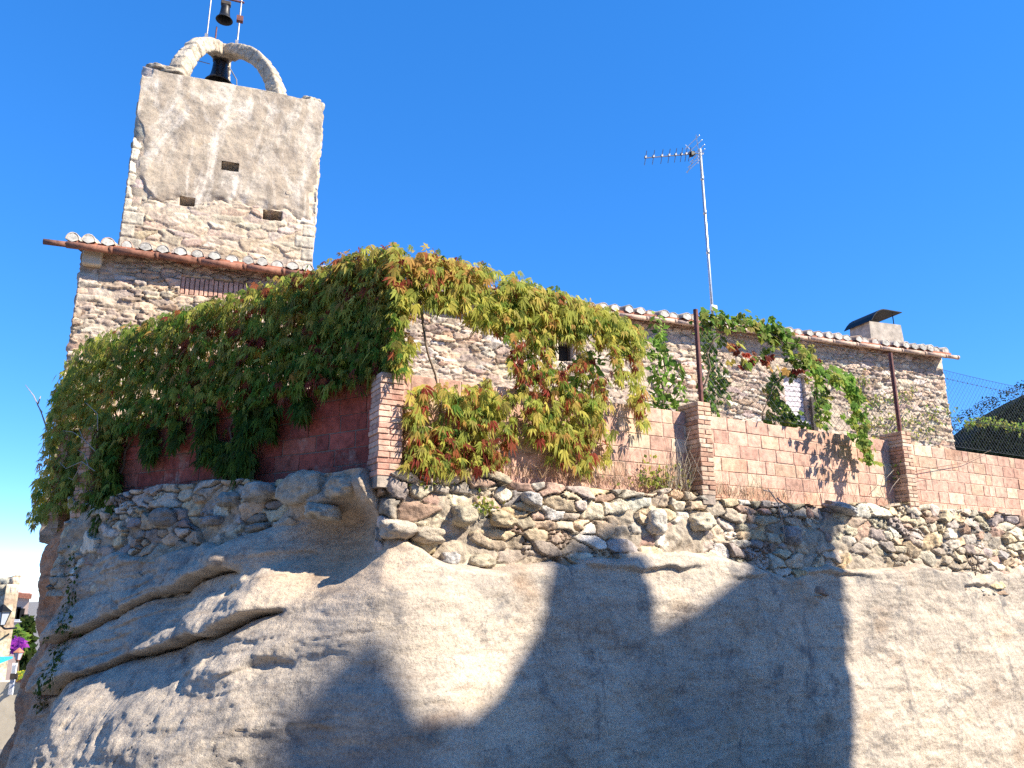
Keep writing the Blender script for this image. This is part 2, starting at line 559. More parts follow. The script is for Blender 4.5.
# ================================================================== SETTING: ground
def ground_z(x, y):
    x, y = np.asarray(x, float), np.asarray(y, float)
    d = np.clip(y - 8.0, 0, 400)
    side = sst(1.0, -4.0, x)
    drop = np.where(d < 90, d * .135, 90 * .135 + (d - 90) * .02)
    drop = drop * side + (1 - side) * 0.02 * np.clip(y - 20, 0, 300)
    return -0.75 - drop + .05 * fbm(x * .3, y * .3, 0, 3, 91)
gx = np.unique(np.concatenate([np.linspace(-700, -40, 20), np.linspace(-40, 40, 81), np.linspace(40, 700, 20)]))
gy = np.unique(np.concatenate([np.linspace(-400, -20, 14), np.linspace(-20, 80, 101), np.linspace(80, 1500, 25)]))
GX, GY = np.meshgrid(gx, gy)
gv = np.stack([GX, GY, ground_z(GX, GY)], -1).reshape(-1, 3)
g = mesh_obj('ground', gv, grid_faces(len(gy), len(gx)), M['street'], smooth=True)
tag(g, 'pale dusty village street sloping down past the rock', 'ground', kind='structure')

# ------------------------------------------------------------------ the sandstone outcrop
K_Z = np.array([-3.0, -1.2, 0, .6, 1.0, 1.4, 1.9, 2.6])
K_S = np.array([-11, -5.9, -5.2, -4.3, -2.5, -1.0, 0, 1.5, 4, 8, 16])
K_O = np.array([
    [.9, .6, .20, .15, .12, .10, .1, .1],
    [.8, .5, .12, .10, .08, .06, .05, .05],
    [.8, .6, .16, .12, .10, .09, .08, .06],
    [1.5, 1.2, .64, .42, .34, .28, .20, .10],
    [2.4, 2.05, 1.48, 1.08, .62, .50, .40, .15],
    [2.3, 2.0, 1.42, 1.12, .88, .62, .46, .06],
    [1.8, 1.5, 1.05, .86, .72, .58, .40, .24],
    [1.0, .8, .52, .45, .40, .36, .30, .2],
    [.6, .5, .38, .35, .33, .31, .29, .2],
    [.6, .5, .36, .34, .32, .30, .28, .2],
    [.6, .5, .36, .34, .32, .30, .28, .2]])
def knots(S, Z):
    r = np.zeros(S.shape)
    zi = np.clip(np.searchsorted(K_Z, Z) - 1, 0, len(K_Z) - 2)
    tz = np.clip((Z - K_Z[zi]) / (K_Z[zi + 1] - K_Z[zi]), 0, 1)
    si = np.clip(np.searchsorted(K_S, S) - 1, 0, len(K_S) - 2)
    ts = np.clip((S - K_S[si]) / (K_S[si + 1] - K_S[si]), 0, 1)
    ts = ts * ts * (3 - 2 * ts)
    a = lerp(K_O[si, zi], K_O[si, zi + 1], tz)
    b = lerp(K_O[si + 1, zi], K_O[si + 1, zi + 1], tz)
    return lerp(a, b, ts)
def poly_sz(pts, o):
    r = sorted([wall_pt(x, y, 'L' if x < 395 else 'R', o)[:2] for x, y in pts])
    return np.array([a for a, b in r]), np.array([b for a, b in r])
LA = poly_sz([(60, 645), (96, 628), (143, 604), (187, 590), (204, 577), (245, 569), (290, 560)], .35)
LB = poly_sz([(40, 700), (65, 682), (120, 662), (160, 650), (216, 633), (269, 614), (324, 605), (350, 600)], .65)
RB = poly_sz([(560, 560), (600, 566), (640, 572), (690, 566), (740, 577), (800, 572), (860, 574), (930, 590), (1010, 584)], .3)
def z_rubble(s):
    """line where the rubble wall meets the rock"""
    z = np.interp(s, [-6.2, -5.5, -4.5, -3, -1.8, -1.25, -.95, -.25, -.05, .3, 1, 2, 3, 3.8, 4.6, 6, 8, 14],
                     [2.64, 2.62, 1.98, 1.92, 1.98, 2.15, 2.66, 2.66, 2.05, 1.80, 1.72, 1.85, 1.98, 1.9, 1.74, 1.84, 1.80, 1.8])
    return z + .07 * fbm(s * 1.7, s * 0 + .5, 0, 3, 33)
def rock_off(S, Z):
    o = knots(S, Z)
    # big lumps and tilted strata
    left = sst(.6, -.8, S)
    tz = Z + .05 * S * (S > 0) + .16 * fbm(S * .5, Z * .5, 0, 2, 12) 
    o = o + (.05 + .06 * left) * fbm(S * .75, Z * 1.1, 0, 3, 3)
    o = o + (.010 + .014 * left) * fbm(S * .7, tz * 5.0, 1.7, 4, 5)
    # ledges: sharp undercut below, bulge above
    for (ls, lz), amp, th, fs in ((LA, .12, .40, (-1.7, -1.3)), (LB, .15, .48, (-1.0, -.55))):
        zc = np.interp(S, ls, lz) + .025 * fbm(S * 3, S * 0, 0, 3, 8)
        t = (Z - zc) / th
        tc = np.clip(t, 0, 1)
        prof = amp * (np.sin(math.pi * tc ** .40) ** .9) - .13 * np.exp(-((Z - zc) / .020) ** 2) - .05 * np.exp(-np.abs(Z - zc) / .05) * (t < 0)
        fade = sst(fs[1], fs[0], S) * sst(-4.95, -4.1, S)
        o = o + prof * fade * (1 + .35 * fbm(S * 1.3, S * 0 + 4, 0, 2, 18))
    # thin weathered beds between the ledges on the left
    wb = (Z - .20 * S + .10 * fbm(S * .8, Z * .8, 4, 3, 61)) / .13
    fr = wb - np.floor(wb)
    bed = (1 - fr) * sst(0, .10, fr) - .5
    o = o + .030 * bed * sst(-.35, .4, fbm(S * .9, Z * 2.2, 8, 3, 62)) * sst(-.2, -1.0, S) * sst(-5.2, -4.6, S) * sst(-.2, .5, Z)
    # lip line on the right, above the smooth face
    zc = np.interp(S, *RB) + .02 * fbm(S * 4, S * 0, 0, 3, 28)
    t = (Z - zc) / .16
    prof = np.where(t >= 0, np.clip(1 - t, 0, 1) * sst(-.02, .25, t), -.5 * np.exp(t * 3) * sst(0, -.04, t))
    o = o + .055 * prof * sst(.8, 1.5, S) * sst(-.15, .45, fbm(S * 1.1, S * 0 + 9, 0, 3, 71))
    # hollow under the corner
    hs, hz = -.45, 1.98
    d = ((S - hs) / .52) ** 2 + ((Z - hz) / .40) ** 2
    o = o - .46 * np.exp(-d ** 1.4)
    # the shoulder of smooth stone that carries the corner pillar
    o = o + .20 * np.exp(-(((S + .72) / .26) ** 2 + ((Z - 2.36) / .12) ** 2)) + .14 * np.exp(-(((S + .15) / .16) ** 2 + ((Z - 2.40) / .16) ** 2))
    # hand-sized pits and cracks
    pit = vnoise(S * 5, Z * 7, 0, 44)
    o = o - .028 * sst(.6, .85, pit) * (.4 + .6 * left)
    cr = np.abs(fbm(S * 1.2 + .4 * Z, Z * 2.2, 6.1, 3, 55))
    o = o - .016 * sst(.03, .0, cr) * (.25 + .75 * left)
    rg = fbm(S * 3.1, Z * 4.4, 2, 5, 19, .58)
    o = o + .013 * (.35 - np.abs(rg)) * (.6 + .3 * left)
    o = o + .010 * fbm(S * 7, Z * 10, 0, 5, 9, .62) * (.6 + .4 * left)
    # step back where the rubble wall stands on it
    zr = z_rubble(S)
    o = o - .42 * sst(-.04, .14, Z - zr) * sst(2.645, 2.55, zr)
    return o
rs = np.unique(np.concatenate([np.linspace(-10.5, -6.3, 60), np.linspace(-6.3, 9.6, 1000), np.linspace(9.6, 15, 60)]))
rz = np.unique(np.concatenate([np.linspace(-3.0, -.6, 40), np.linspace(-.6, 2.62, 230)]))
S, Z = np.meshgrid(rs, rz)
O = rock_off(S, Z)
V = P(S, Z, O)
# terrace top, closing the rock towards the back
top = [V]
for t in (.15, 1.0, 3.0, 9.0):
    o2 = np.full(rs.shape, -t)
    q = P(rs, np.full(rs.shape, 2.60 + .02 * t), o2) if t < .9 else None
    if q is None:
        q = np.stack([np.interp(rs, [-10.5, -LLEN, 0, 15], [-8.2 + .0 * t, -5.9 + .3 * t, -.8 + .0 * t, 12 - .5 * t]),
                      np.interp(rs, [-10.5, -LLEN, 0, 15], [15.3 + t * .2, 10.0 + .75 * t, 7.0 + t, 14.5 + t]),
                      np.full(rs.shape, 2.58)], -1)
    top.append(q[None])
V = np.concatenate(top, 0)
hgt, wid = V.shape[:2]
tint = np.ones((hgt, wid, 3))
# iron-stained brown seams on the left flank: the stone's own colour there
fl = sst(-3.9, -4.9, rs)[None, :] * (.75 + .25 * fbm(rs * 2, rs * 0, 0, 2, 5))[None, :]
brown = np.array([1.0, .55, .34])
tint = tint * (1 - fl[..., None]) + brown * fl[..., None]
hol = np.exp(-(((S + .45) / .5) ** 2 + ((Z - 1.95) / .38) ** 2))
tint[:len(rz)] *= 1 - hol[..., None] * (1 - np.array([1.05, .86, .68]))
rock = mesh_obj('rock_outcrop', V.reshape(-1, 3), grid_faces(hgt, wid), M['rock'], cols=tint.reshape(-1, 3), smooth=True)
tag(rock, 'weathered sandstone outcrop with slanting ledges under the terrace walls', 'rock', kind='structure')

# ================================================================== rubble retaining wall on the rock
ss = np.arange(-4.95, 13.0, .0115)
zz = np.arange(1.5, 2.74, .0115)
S, Z = np.meshgrid(ss, zz)
e, h, bx, bz = masonry(S, Z, .190, .096, 5, drop=.38, warp=.11, pn=5)
e2, h2, bx2, bz2 = masonry(S, Z, .075, .045, 6, drop=.2, warp=.3, pn=3.0)     # chips and gallets
big = h(9) > .12
hole = sst(.015, .13, e)
hs_ = np.where(big, h(2), h2(2) * .6)
ee = np.where(big, e, np.minimum(e, e2))
hole = sst(.03, .095, ee)
fac = fbm(S * 5 + 9 * h(1), Z * 7 + 5 * h(4), 0, 2, 25)          # broken, faceted faces
O = .08 + .05 * hole + .058 * hs_ * hole + .008 * sst(.1, .6, ee) + bx * (h(7) - .5) * .085 * hole + bz * (h(8) - .5) * .075 * hole
O = O + (.010 * np.abs(fac) + .009 * fbm(S * 11, Z * 14, 0, 5, 21, .62)) * (.4 + .6 * hole) + .06 * fbm(S * .7, Z * .8, 0, 2, 22)
O = O + .10 * (2.7 - Z) * .6
mort_l = .125 + .045 * fbm(S * 1.6, Z * 2.4, 3, 4, 26) + .012 * fbm(S * 12, Z * 14, 0, 3, 27) + .10 * (2.7 - Z) * .6 - .05 * sst(2.25, 2.5, Z)
bury = sst(-.006, .010, mort_l - O)
O = np.maximum(O, mort_l)
O = O - .22 * sst(-4.75, -5.05, S)
O = O - .45 * np.exp(-((S + .55) / .36) ** 4)          # the wall stops where bare stone carries the corner
ztop = 2.60 + .055 * fbm(ss * 1.1, ss * 0, 0, 3, 23) + .06 * (vnoise(ss * 3.3, ss * 0 + 2, 0, 24)) + .07 * sst(-.6, -2.2, ss) * sst(-4.5, -3, ss)
Zc = np.minimum(Z, ztop[None, :] + (Z - 2.6) * .02)
O = np.where(Z > ztop[None, :], O - (Z - ztop[None, :]) * 3.2, O)
pal = [(.54, .44, .32), (.48, .40, .315), (.60, .49, .35), (.66, .57, .45), (.43, .365, .31), (.62, .45, .27), (.56, .43, .29), (.68, .61, .51), (.46, .30, .22), (.38, .325, .28), (.62, .51, .37), (.57, .48, .38), (.66, .51, .33)]
C = stone_cols(h, ee, pal, (.19, .15, .12), .06, .22)
C = C * (1 - bury[..., None]) + np.array([.40, .33, .25]) * bury[..., None]
# lime-washed grey tops on the uppermost course, earthy mortar smears lower down
smear = sst(.05, .5, fbm(S * .8, Z * 1.6, 0, 3, 31)) * sst(2.25, 1.95, Z)
C = C * (1 - .7 * smear[..., None]) + np.array([.42, .34, .25]) * .7 * smear[..., None]
(S2, Z2), O2 = skirt([S, Zc], O, .25)
C2 = np.pad(C, ((1, 1), (1, 1), (0, 0)), mode='edge')
V = P(S2, Z2, O2)
rub = mesh_obj('rubble_wall', V.reshape(-1, 3), grid_faces(*S2.shape), M['masonry'], cols=C2.reshape(-1, 3), smooth=True)
tag(rub, 'low retaining wall of grey and tan rubble stones bedded on the rock below the brick walls', 'stone wall')

# ---- loose-looking boulders bedded in the wall's top near the corner (parts of the wall)
def lump(mb, c, ax, ay, az, col, seed, n=26, rough=.14):
    th = np.linspace(0, math.pi, n)[:, None]
    ph = np.linspace(0, 2 * math.pi, n * 2, endpoint=False)[None, :]
    x, y, z = np.sin(th) * np.cos(ph), np.sin(th) * np.sin(ph), np.cos(th) + 0 * ph
    k = 4.5
    rr = (np.abs(x) ** k + np.abs(y) ** k + np.abs(z) ** k) ** (-1 / k)
    rr = np.minimum(rr, 1.22) * (1 + rough * 1.3 * fbm(x * 1.1 + seed, y * 1.1, z * 1.1, 5, seed, .55) - rough * .8 * np.abs(fbm(x * 1.6 - seed, y * 1.6, z * 1.6, 3, seed + 5)))
    x, y, z = x * rr, y * rr, z * rr
    V = np.asarray(c) + x[..., None] * ax + y[..., None] * ay + z[..., None] * az
    hh, ww = V.shape[:2]
    F = []
    for i in range(hh - 1):
        for j in range(ww):
            F.append((i * ww + j, (i + 1) * ww + j, (i + 1) * ww + (j + 1) % ww, i * ww + (j + 1) % ww))
    mb.add(V.reshape(-1, 3), F, col)
vR, vL, vnR, vnL, UP = np.array([*dR, 0]), np.array([*dL, 0]), np.array([*nR, 0]), np.array([*nL, 0]), np.array([0, 0, 1.0])
for k, (px, py, w, hh, col) in enumerate([
        (166, 518, .26, .12, (.30, .27, .24)), (232, 500, .17, .10, (.38, .34, .28)), (262, 493, .26, .12, (.44, .40, .34)), (303, 489, .34, .19, (.47, .41, .32)),
        (215, 521, .20, .06, (.33, .30, .28)), (262, 528, .19, .06, (.38, .34, .28)),
        (343, 488, .20, .13, (.50, .42, .32)), (322, 512, .24, .10, (.48, .42, .33)), 
        (397, 530, .20, .11, (.54, .46, .36)), (428, 536, .19, .09, (.52, .44, .33)), (448, 559, .12, .08, (.48, .45, .42)), (480, 562, .17, .085, (.50, .42, .30)),
        (462, 516, .14, .12, (.46, .39, .28)), (500, 520, .19, .10, (.50, .40, .26)), (655, 522, .15, .17, (.58, .52, .44)), (700, 522, .22, .12, (.56, .48, .36)),
        (615, 577, .30, .055, (.56, .50, .42)), (705, 570, .32, .06, (.58, .53, .45)), (530, 500, .14, .09, (.52, .49, .45)), (790, 535, .17, .13, (.34, .32, .31)), (840, 508, .33, .06, (.44, .43, .42))]):
    seg = 'L' if px < 385 else 'R'
    s, z, q = wall_pt(px, py, seg, .17)
    w, hh = w * .72, hh * .74
    mb = MB()
    d, n = (vL, vnL) if seg == 'L' else (vR, vnR)
    tilt = rng.normal(0, .10)
    lump(mb, q, d * w + UP * tilt * w, n * .13, UP * hh, col, 100 + k)
    mb.build('boulder', M['masonry'], rub, True)

# ================================================================== brick garden walls
def brick_panel(parent, seg, s0, s1, z0, z1, pal, seed, name='brickwork', bl=.30, bh=.15, o=0.0):
    r = np.random.default_rng(seed)
    mb = MB()
    d = vR if seg == 'R' else -vL
    n = vnR if seg == 'R' else vnL
    rows = max(1, round((z1 - z0) / bh))
    hh = (z1 - z0) / rows
    for i in range(rows):
        x = s0 - r.uniform(0, bl * .6) - (bl * .5 if i % 2 else 0)
        while x < s1:
            L = bl * r.choice([1, 1, 1.02, .97, .5, .75, 1.35, 1.2])
            a, b = max(x, s0), min(x + L, s1)
            x += L
            if b - a < .03:
                continue
            g = r.uniform(.003, .008)
            dz = r.normal(0, .002)
            p = Ps(a + g, z0 + i * hh + g * .7 + dz, o + abs(r.normal(0, .0024)) - .10, seg)
            c = np.array(pal[r.integers(len(pal))]) * r.uniform(.85, 1.15)
            tw = r.normal(0, .006)
            mb.box(p, d * (b - a - 2 * g) + UP * tw * (b - a), n * .10, UP * (hh - 1.6 * g), c, .004)
    mb.build(name, M['brick'], parent)
    mm = MB()
    p = Ps(s0, z0 - .1, o - .0925, seg)
    mm.box(p, d * (s1 - s0), n * .088, UP * (z1 - z0 + .097))
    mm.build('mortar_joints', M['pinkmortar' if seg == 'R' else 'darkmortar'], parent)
def brick_pillar(parent, seg, s, w, proj, z0, z1, pal, seed, back=.12):
    r = np.random.default_rng(seed)
    mb = MB()
    d = vR if seg == 'R' else -vL
    n = vnR if seg == 'R' else vnL
    z, i = z0, 0
    while z < z1 - .02:
        hh = r.uniform(.040, .052)
        g = .006
        halves = [(0, .5), (.5, 1)] if i % 2 else [(0, 1)]
        for a, b in halves:
            c = np.array(pal[r.integers(len(pal))]) * r.uniform(.85, 1.15)
            p = Ps(s - w / 2 + a * w + r.normal(0, .004), z, -back + r.normal(0, .004), seg)
            mb.box(p, d * (w * (b - a) - .006), n * (proj + back), UP * hh, c, .005)
        z += hh + g
        i += 1
    mb.box(Ps(s - w / 2 + .012, z0 - .1, -back + .01, seg), d * (w - .024), n * (proj + back - .022), UP * (z - z0 + .09), (.40, .33, .27))
    mb.build('pillar', M['brick'], parent)
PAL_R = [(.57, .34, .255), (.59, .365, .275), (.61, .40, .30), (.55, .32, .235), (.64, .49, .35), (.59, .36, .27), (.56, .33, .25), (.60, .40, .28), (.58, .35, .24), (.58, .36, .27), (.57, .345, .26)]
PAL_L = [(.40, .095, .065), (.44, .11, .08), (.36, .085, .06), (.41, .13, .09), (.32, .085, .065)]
PAL_P = [(.56, .36, .25), (.60, .42, .30), (.50, .30, .21), (.62, .46, .34)]
PAL_C = [(.56, .31, .23), (.58, .35, .26), (.52, .27, .20), (.60, .40, .30)]
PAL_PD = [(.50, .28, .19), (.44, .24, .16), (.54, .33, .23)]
s1 = wall_pt(698, 410, 'R')[0]
s2 = wall_pt(897, 440, 'R')[0]
sl = wall_pt(97, 460, 'L')[0]
ZT = ZB + .88
wR = thing('brick_wall', (*Ps(4, ZB, 0, 'R')[:2], ZB), 'sunlit garden wall of orange and cream clay blocks running away from the corner pillar', 'brick wall')
brick_panel(wR, 'R', .02, 13.0, ZB - .07, ZT, PAL_R, 11)
for k, (s, z) in enumerate(((-.10, ZT - .03), (s1, ZT + .07), (s2, ZT + .07))):
    brick_pillar(wR, 'R', s - (.10 if k else 0), .20 if k else .23, .21 if k else .13, ZB - (.07 if k else .10), z, PAL_P if k else PAL_C, 40 + k)
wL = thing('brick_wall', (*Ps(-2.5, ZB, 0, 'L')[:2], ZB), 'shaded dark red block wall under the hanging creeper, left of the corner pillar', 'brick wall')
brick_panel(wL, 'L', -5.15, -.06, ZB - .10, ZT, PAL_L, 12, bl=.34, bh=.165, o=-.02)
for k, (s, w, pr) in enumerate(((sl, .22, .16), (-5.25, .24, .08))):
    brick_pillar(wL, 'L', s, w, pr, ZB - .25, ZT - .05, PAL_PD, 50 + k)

# ================================================================== wire fence on top of the walls
ZF = EYE + 3.17
fence = thing('wire_fence', (*Ps(s1, ZT, -.05, 'R')[:2], ZT), 'wire mesh fence on rusty steel posts above the orange brick wall', 'fence')
for s, z in ((s1, ZF), (s2, ZF), (12.6, ZF)):
    mb = MB()
    p = Ps(s, ZT - .05, .06 if s > 1 else -.03, 'R')
    r = .028
    mb.tube([p, p + UP * (z - ZT + .05)], r, 10)
    mb.build('post', M['iron'], fence)
def fence_line(s0, s1_, z0, z1, sag, n=14, seg='R', o=.03, jag=0.0):
    pts = []
    for i in range(n + 1):
        t = i / n
        pts.append(Ps(lerp(s0, s1_, t), lerp(z0, z1, t) - sag * 4 * t * (1 - t) + (jag * (i % 2 - .5)), o, seg))
    return pts
for z, sag in ((ZF - .03, .05), (ZF - .17, .03), (ZF - .75, .03), (ZT + .05, .01)):
    for a, b in ((s1, s2), (s2, 12.6)):
        mb = MB()
        mb.tube(fence_line(a, b, z, z, sag), .004 if z > ZF - .1 else .003, 4)
        mb.build('wire', M['wire'], fence)
mb = MB()       # barbs wound round the second strand
for a, b in ((s1, s2), (s2, 12.6)):
    for p in fence_line(a, b, ZF - .17, ZF - .17, .03, n=int((b - a) / .12)):
        mb.tube([p - UP * .012 - vR * .01, p + UP * .012 + vR * .012], .0028, 3)
        mb.tube([p - UP * .012 + vR * .012, p + UP * .012 - vR * .01], .0028, 3)
cell = .085
za, zb_ = ZT + .04, ZF - .08
k = s1 - (zb_ - za)
while k < 12.6:
    for sg in (1, -1):
        a0, a1 = (k, k + (zb_ - za)) if sg > 0 else (k + (zb_ - za), k)
        t0, t1 = 0.0, 1.0
        lo, hi = s1, 12.6
        f = lambda t: a0 + (a1 - a0) * t
        ts = [t for t in np.linspace(0, 1, 9) if lo <= f(t) <= hi]
        if len(ts) > 1:
            mb.tube([Ps(f(ts[0]), lerp(za, zb_, ts[0]), .028 + .004 * sg, 'R'), Ps(f(ts[-1]), lerp(za, zb_, ts[-1]), .028 + .004 * sg, 'R')], .0017, 3, cap=False)
    k += cell
mb.build('mesh', M['wire'], fence)

# ================================================================== the long stone house
house = thing('stone_house', (*(HL + dH * HLEN / 2), 2.6), 'long low stone farmhouse with clay tile eaves behind the terrace walls', 'house')
ss = np.arange(0, HLEN, .017)
zz = np.arange(2.5, ZE - .04, .015)
S, Z = np.meshgrid(ss, zz)
e, h, bx, bz = masonry(S, Z, .205, .066, 15, drop=.36, warp=.14, pn=5)
hole = sst(0, .14, e)
hole = sst(.01, .13, e)
O = -.02 + .020 * hole + .036 * h(2) * hole + bx * (h(7) - .5) * .045 * hole + bz * (h(8) - .5) * .05 * hole + .012 * np.abs(fbm(S * 6 + 9 * h(1), Z * 8, 0, 2, 125))
O = O + .008 * fbm(S * 16, Z * 20, 0, 3, 121) + .025 * fbm(S * .6, Z * .8, 0, 2, 122)
pal = [(.53, .41, .30), (.48, .375, .285), (.58, .47, .37), (.45, .335, .25), (.60, .51, .42), (.54, .37, .25), (.42, .315, .26), (.56, .42, .31)]
C = stone_cols(h, e, pal, (.36, .28, .20), .06, .24)
ml = -.014 + .014 * fbm(S * 1.3, Z * 2.0, 5, 4, 151) + .005 * fbm(S * 14, Z * 16, 0, 3, 152)
bu = sst(-.004, .006, ml - O)[..., None]
O = np.maximum(O, ml)
C = C * (1 - bu) + np.array([.50, .395, .29]) * bu
# lime pointing smeared over the stones in patches, thicker at the left end
sm = sst(.0, .5, fbm(S * .7, Z * 1.0, 0, 4, 131) + .25 * sst(2.5, .5, S))
C = C * (1 - .55 * sm[..., None]) + np.array([.59, .475, .365]) * .55 * sm[..., None]
O = lerp(O, .012 + .006 * fbm(S * 9, Z * 9, 0, 3, 141), .22 * sm)
# openings
def open_rect(px0, py0, px1, py1):
    a = house_pt(px0, py0); b = house_pt(px1, py1)
    return min(a[0], b[0]), max(a[0], b[0]), min(a[1], b[1]), max(a[1], b[1])
w1 = open_rect(558, 341, 574, 362)
w2 = open_rect(783, 375, 808, 422)
for (a, b, c, d), dep in ((w1, .28), (w2, .14)):
    m = (S > a) & (S < b) & (Z > c) & (Z < d)
    O = np.where(m, -dep, O)
    C = np.where(m[..., None], np.array([.16, .14, .12]), C)
# soldier course of red bricks over the walled-up door at the left
ba = house_pt(182, 276)
bb = house_pt(262, 300)
mbr = (S > ba[0]) & (S < bb[0]) & (Z < ba[1]) & (Z > ba[1] - .30)
O = np.where(mbr, -.03, O)
(S2, Z2), O2 = skirt([S, Z], O, .35)
C2 = np.pad(C, ((1, 1), (1, 1), (0, 0)), mode='edge')
hw = mesh_obj('facade', H3(S2, Z2, O2).reshape(-1, 3), grid_faces(*S2.shape), M['house_stone'], house, C2.reshape(-1, 3), True)
mb = MB()
x = ba[0]
rr = np.random.default_rng(3)
while x < bb[0]:
    w = rr.uniform(.05, .065)
    c = np.array([.60, .36, .27]) * rr.uniform(.85, 1.12)
    z0 = ba[1] - .30 + rr.normal(0, .008)
    mb.box(H3(x, z0, -.05), np.array([*dH, 0]) * w, np.array([*nH, 0]) * (.075 + rr.normal(0, .004)), UP * .285, c, .006)
    x += w + .014
mb.build('brick_lintel', M['brick'], house)
# side and rear walls
def side_wall(p0, d, n, length, zt, seed, parent, name, mat, pal, mort, cw=.3, ch=.11, res=.04, zb=2.2, gable=None):
    ss = np.arange(0, length + res, res); zz = np.arange(zb, zt, res)
    S, Z = np.meshgrid(ss, zz)
    e, h, bx, bz = masonry(S, Z, cw, ch, seed)
    O = (.006 + .03 * h(2)) * sst(0, .35, e)
    C = stone_cols(h, e, pal, mort, .10, .22)
    if gable is not None:
        Z = np.minimum(Z, gable(S))
    (S2, Z2), O2 = skirt([S, Z], O, .25)
    C2 = np.pad(C, ((1, 1), (1, 1), (0, 0)), mode='edge')
    V = np.concatenate([p0 + d * S2[..., None] + n * O2[..., None], Z2[..., None]], -1)
    return mesh_obj(name, V.reshape(-1, 3), grid_faces(*S2.shape), mat, parent, C2.reshape(-1, 3), True)
HD = 5.6          # depth of the house
PITCH_T = math.tan(R(14))
gab = lambda S: ZE - .05 + PITCH_T * np.minimum(S, HD - S)
side_wall(HL, -nH, -dH, HD, ZE + 1.0, 61, house, 'gable_wall', M['house_stone'], pal, (.40, .32, .23), gable=gab)
side_wall(HR, -nH, dH, HD, ZE + 1.0, 62, house, 'gable_wall', M['house_stone'], pal, (.40, .32, .23), gable=gab)
side_wall(HL - nH * HD, dH, -nH, HLEN, ZE - .05, 63, house, 'rear_wall', M['house_stone'], pal, (.40, .32, .23), res=.08)
# windows
wv, wn_, = np.array([*dH, 0]), np.array([*nH, 0])
mb = MB()
a, b, c, d = w1
mb.box(H3(a + .01, c + .01, -.24), wv * (b - a - .02), wn_ * .03, UP * (d - c - .02))
win = mb.build('window', M['dark'], house)
mb = MB()
t = .045
for (p, q, r_, s_) in ((a, a + t, c, d), (b - t, b, c, d), (a + t, b - t, d - t, d), (a + t, b - t, c, c + t)):
    mb.box(H3(p + .004, r_ + .004, -.20), wv * (q - p - .008), wn_ * .05, UP * (s_ - r_ - .008))
mb.build('frame', M['darkwood'], win)
a, b, c, d = w2
mb = MB()
n = 9
for i in range(n):      # whitewashed boards closing the opening
    zz0 = lerp(c, d, i / n)
    mb.box(H3(a + .015, zz0 + .006, -.12), wv * (b - a - .03), wn_ * .06, UP * ((d - c) / n - .010), None, .004)
sh = mb.build('window_shutter', M['panel'], house)
mb = MB()
mb.box(H3(a - .03, c - .05, -.06), wv * (b - a + .06), wn_ * .10, UP * .045)
mb.build('sill', M['panel'], sh)
mb = MB()
mb.box(H3(b + .05, c - .25, .04), wv * .10, wn_ * .06, UP * .75)
mb.build('drain_board', M['darkwood'], house)

# roof: channel slab, cover tiles with mortared ends, gutter
OV = .22         # eave overhang
roof_d = np.array([-nH[0], -nH[1], PITCH_T]); roof_len = HD / 2 + OV
def R3(s, t, u=0.0):
    """point on the front slope: s along the eave, t metres back from the eave edge, u above"""
    q = HL + dH * s - nH * (t - OV)
    return np.array([q[0], q[1], ZE + (t - OV) * PITCH_T + u])
mb = MB()
mb.prism([(0, -.05), (roof_len, -.05 + roof_len * PITCH_T), (roof_len, .0 + roof_len * PITCH_T), (0, 0)], R3(-.06, .0, 0), [-nH[0], -nH[1], 0], UP, wv * (HLEN + .12))
bk = HL - nH * (HD + OV) - dH * .25
mb.prism([(0, -.05), (roof_len, -.05 + roof_len * PITCH_T), (roof_len, .0 + roof_len * PITCH_T), (0, 0)], [bk[0], bk[1], ZE - OV * PITCH_T], [nH[0], nH[1], 0], UP, wv * (HLEN + .45))
rf = mb.build('roof', M['redtile'], house)
mb, mc = MB(), MB()
r2 = np.random.default_rng(19)
s = -.12
while s < HLEN + .15:
    w = .098 + r2.normal(0, .006)
    hgt = .105 + r2.normal(0, .012)
    t = r2.normal(0, .03) - .02
    first = True
    yaw = r2.normal(0, .012)
    while t < roof_len:
        L = .42
        c = np.array([(.46, .36, .28), (.40, .28, .21), (.50, .42, .34), (.36, .31, .27), (.30, .27, .24)][r2.integers(5)]) * r2.uniform(.8, 1.15)
        V, F = [], []
        n = 9
        for ti, ww, uu in ((t, w, .012), (t + L, w * .86, -.004)):
            for rad in (1.0, .86):
                for k in range(n):
                    a = math.pi * k / (n - 1)
                    V.append(R3(s + math.cos(a) * ww * rad + yaw * (ti), ti, uu + math.sin(a) * hgt * rad))
        for k in range(n - 1):
            F.append((k, k + 1, 2 * n + k + 1, 2 * n + k))
            F.append((n + k, 3 * n + k, 3 * n + k + 1, n + k + 1))
            F.append((k, n + k, n + k + 1, k + 1))
        mb.add(V, F, c)
        if first:
            V = [R3(s, t - .012, -.03)] + [R3(s + math.cos(math.pi * k / (n - 1)) * w * .9, t + .004 + r2.normal(0, .003), .012 + math.sin(math.pi * k / (n - 1)) * hgt * .86) for k in range(n)]
            mb.add(V, [(0, k + 1, k + 2) for k in range(n - 1)], np.array((.50, .47, .42)) * r2.uniform(.75, 1.1))
            first = False
        t += L - .06
    s += .245 + r2.normal(0, .012)
mb.build('cover_tile', M['tile'], rf, True)
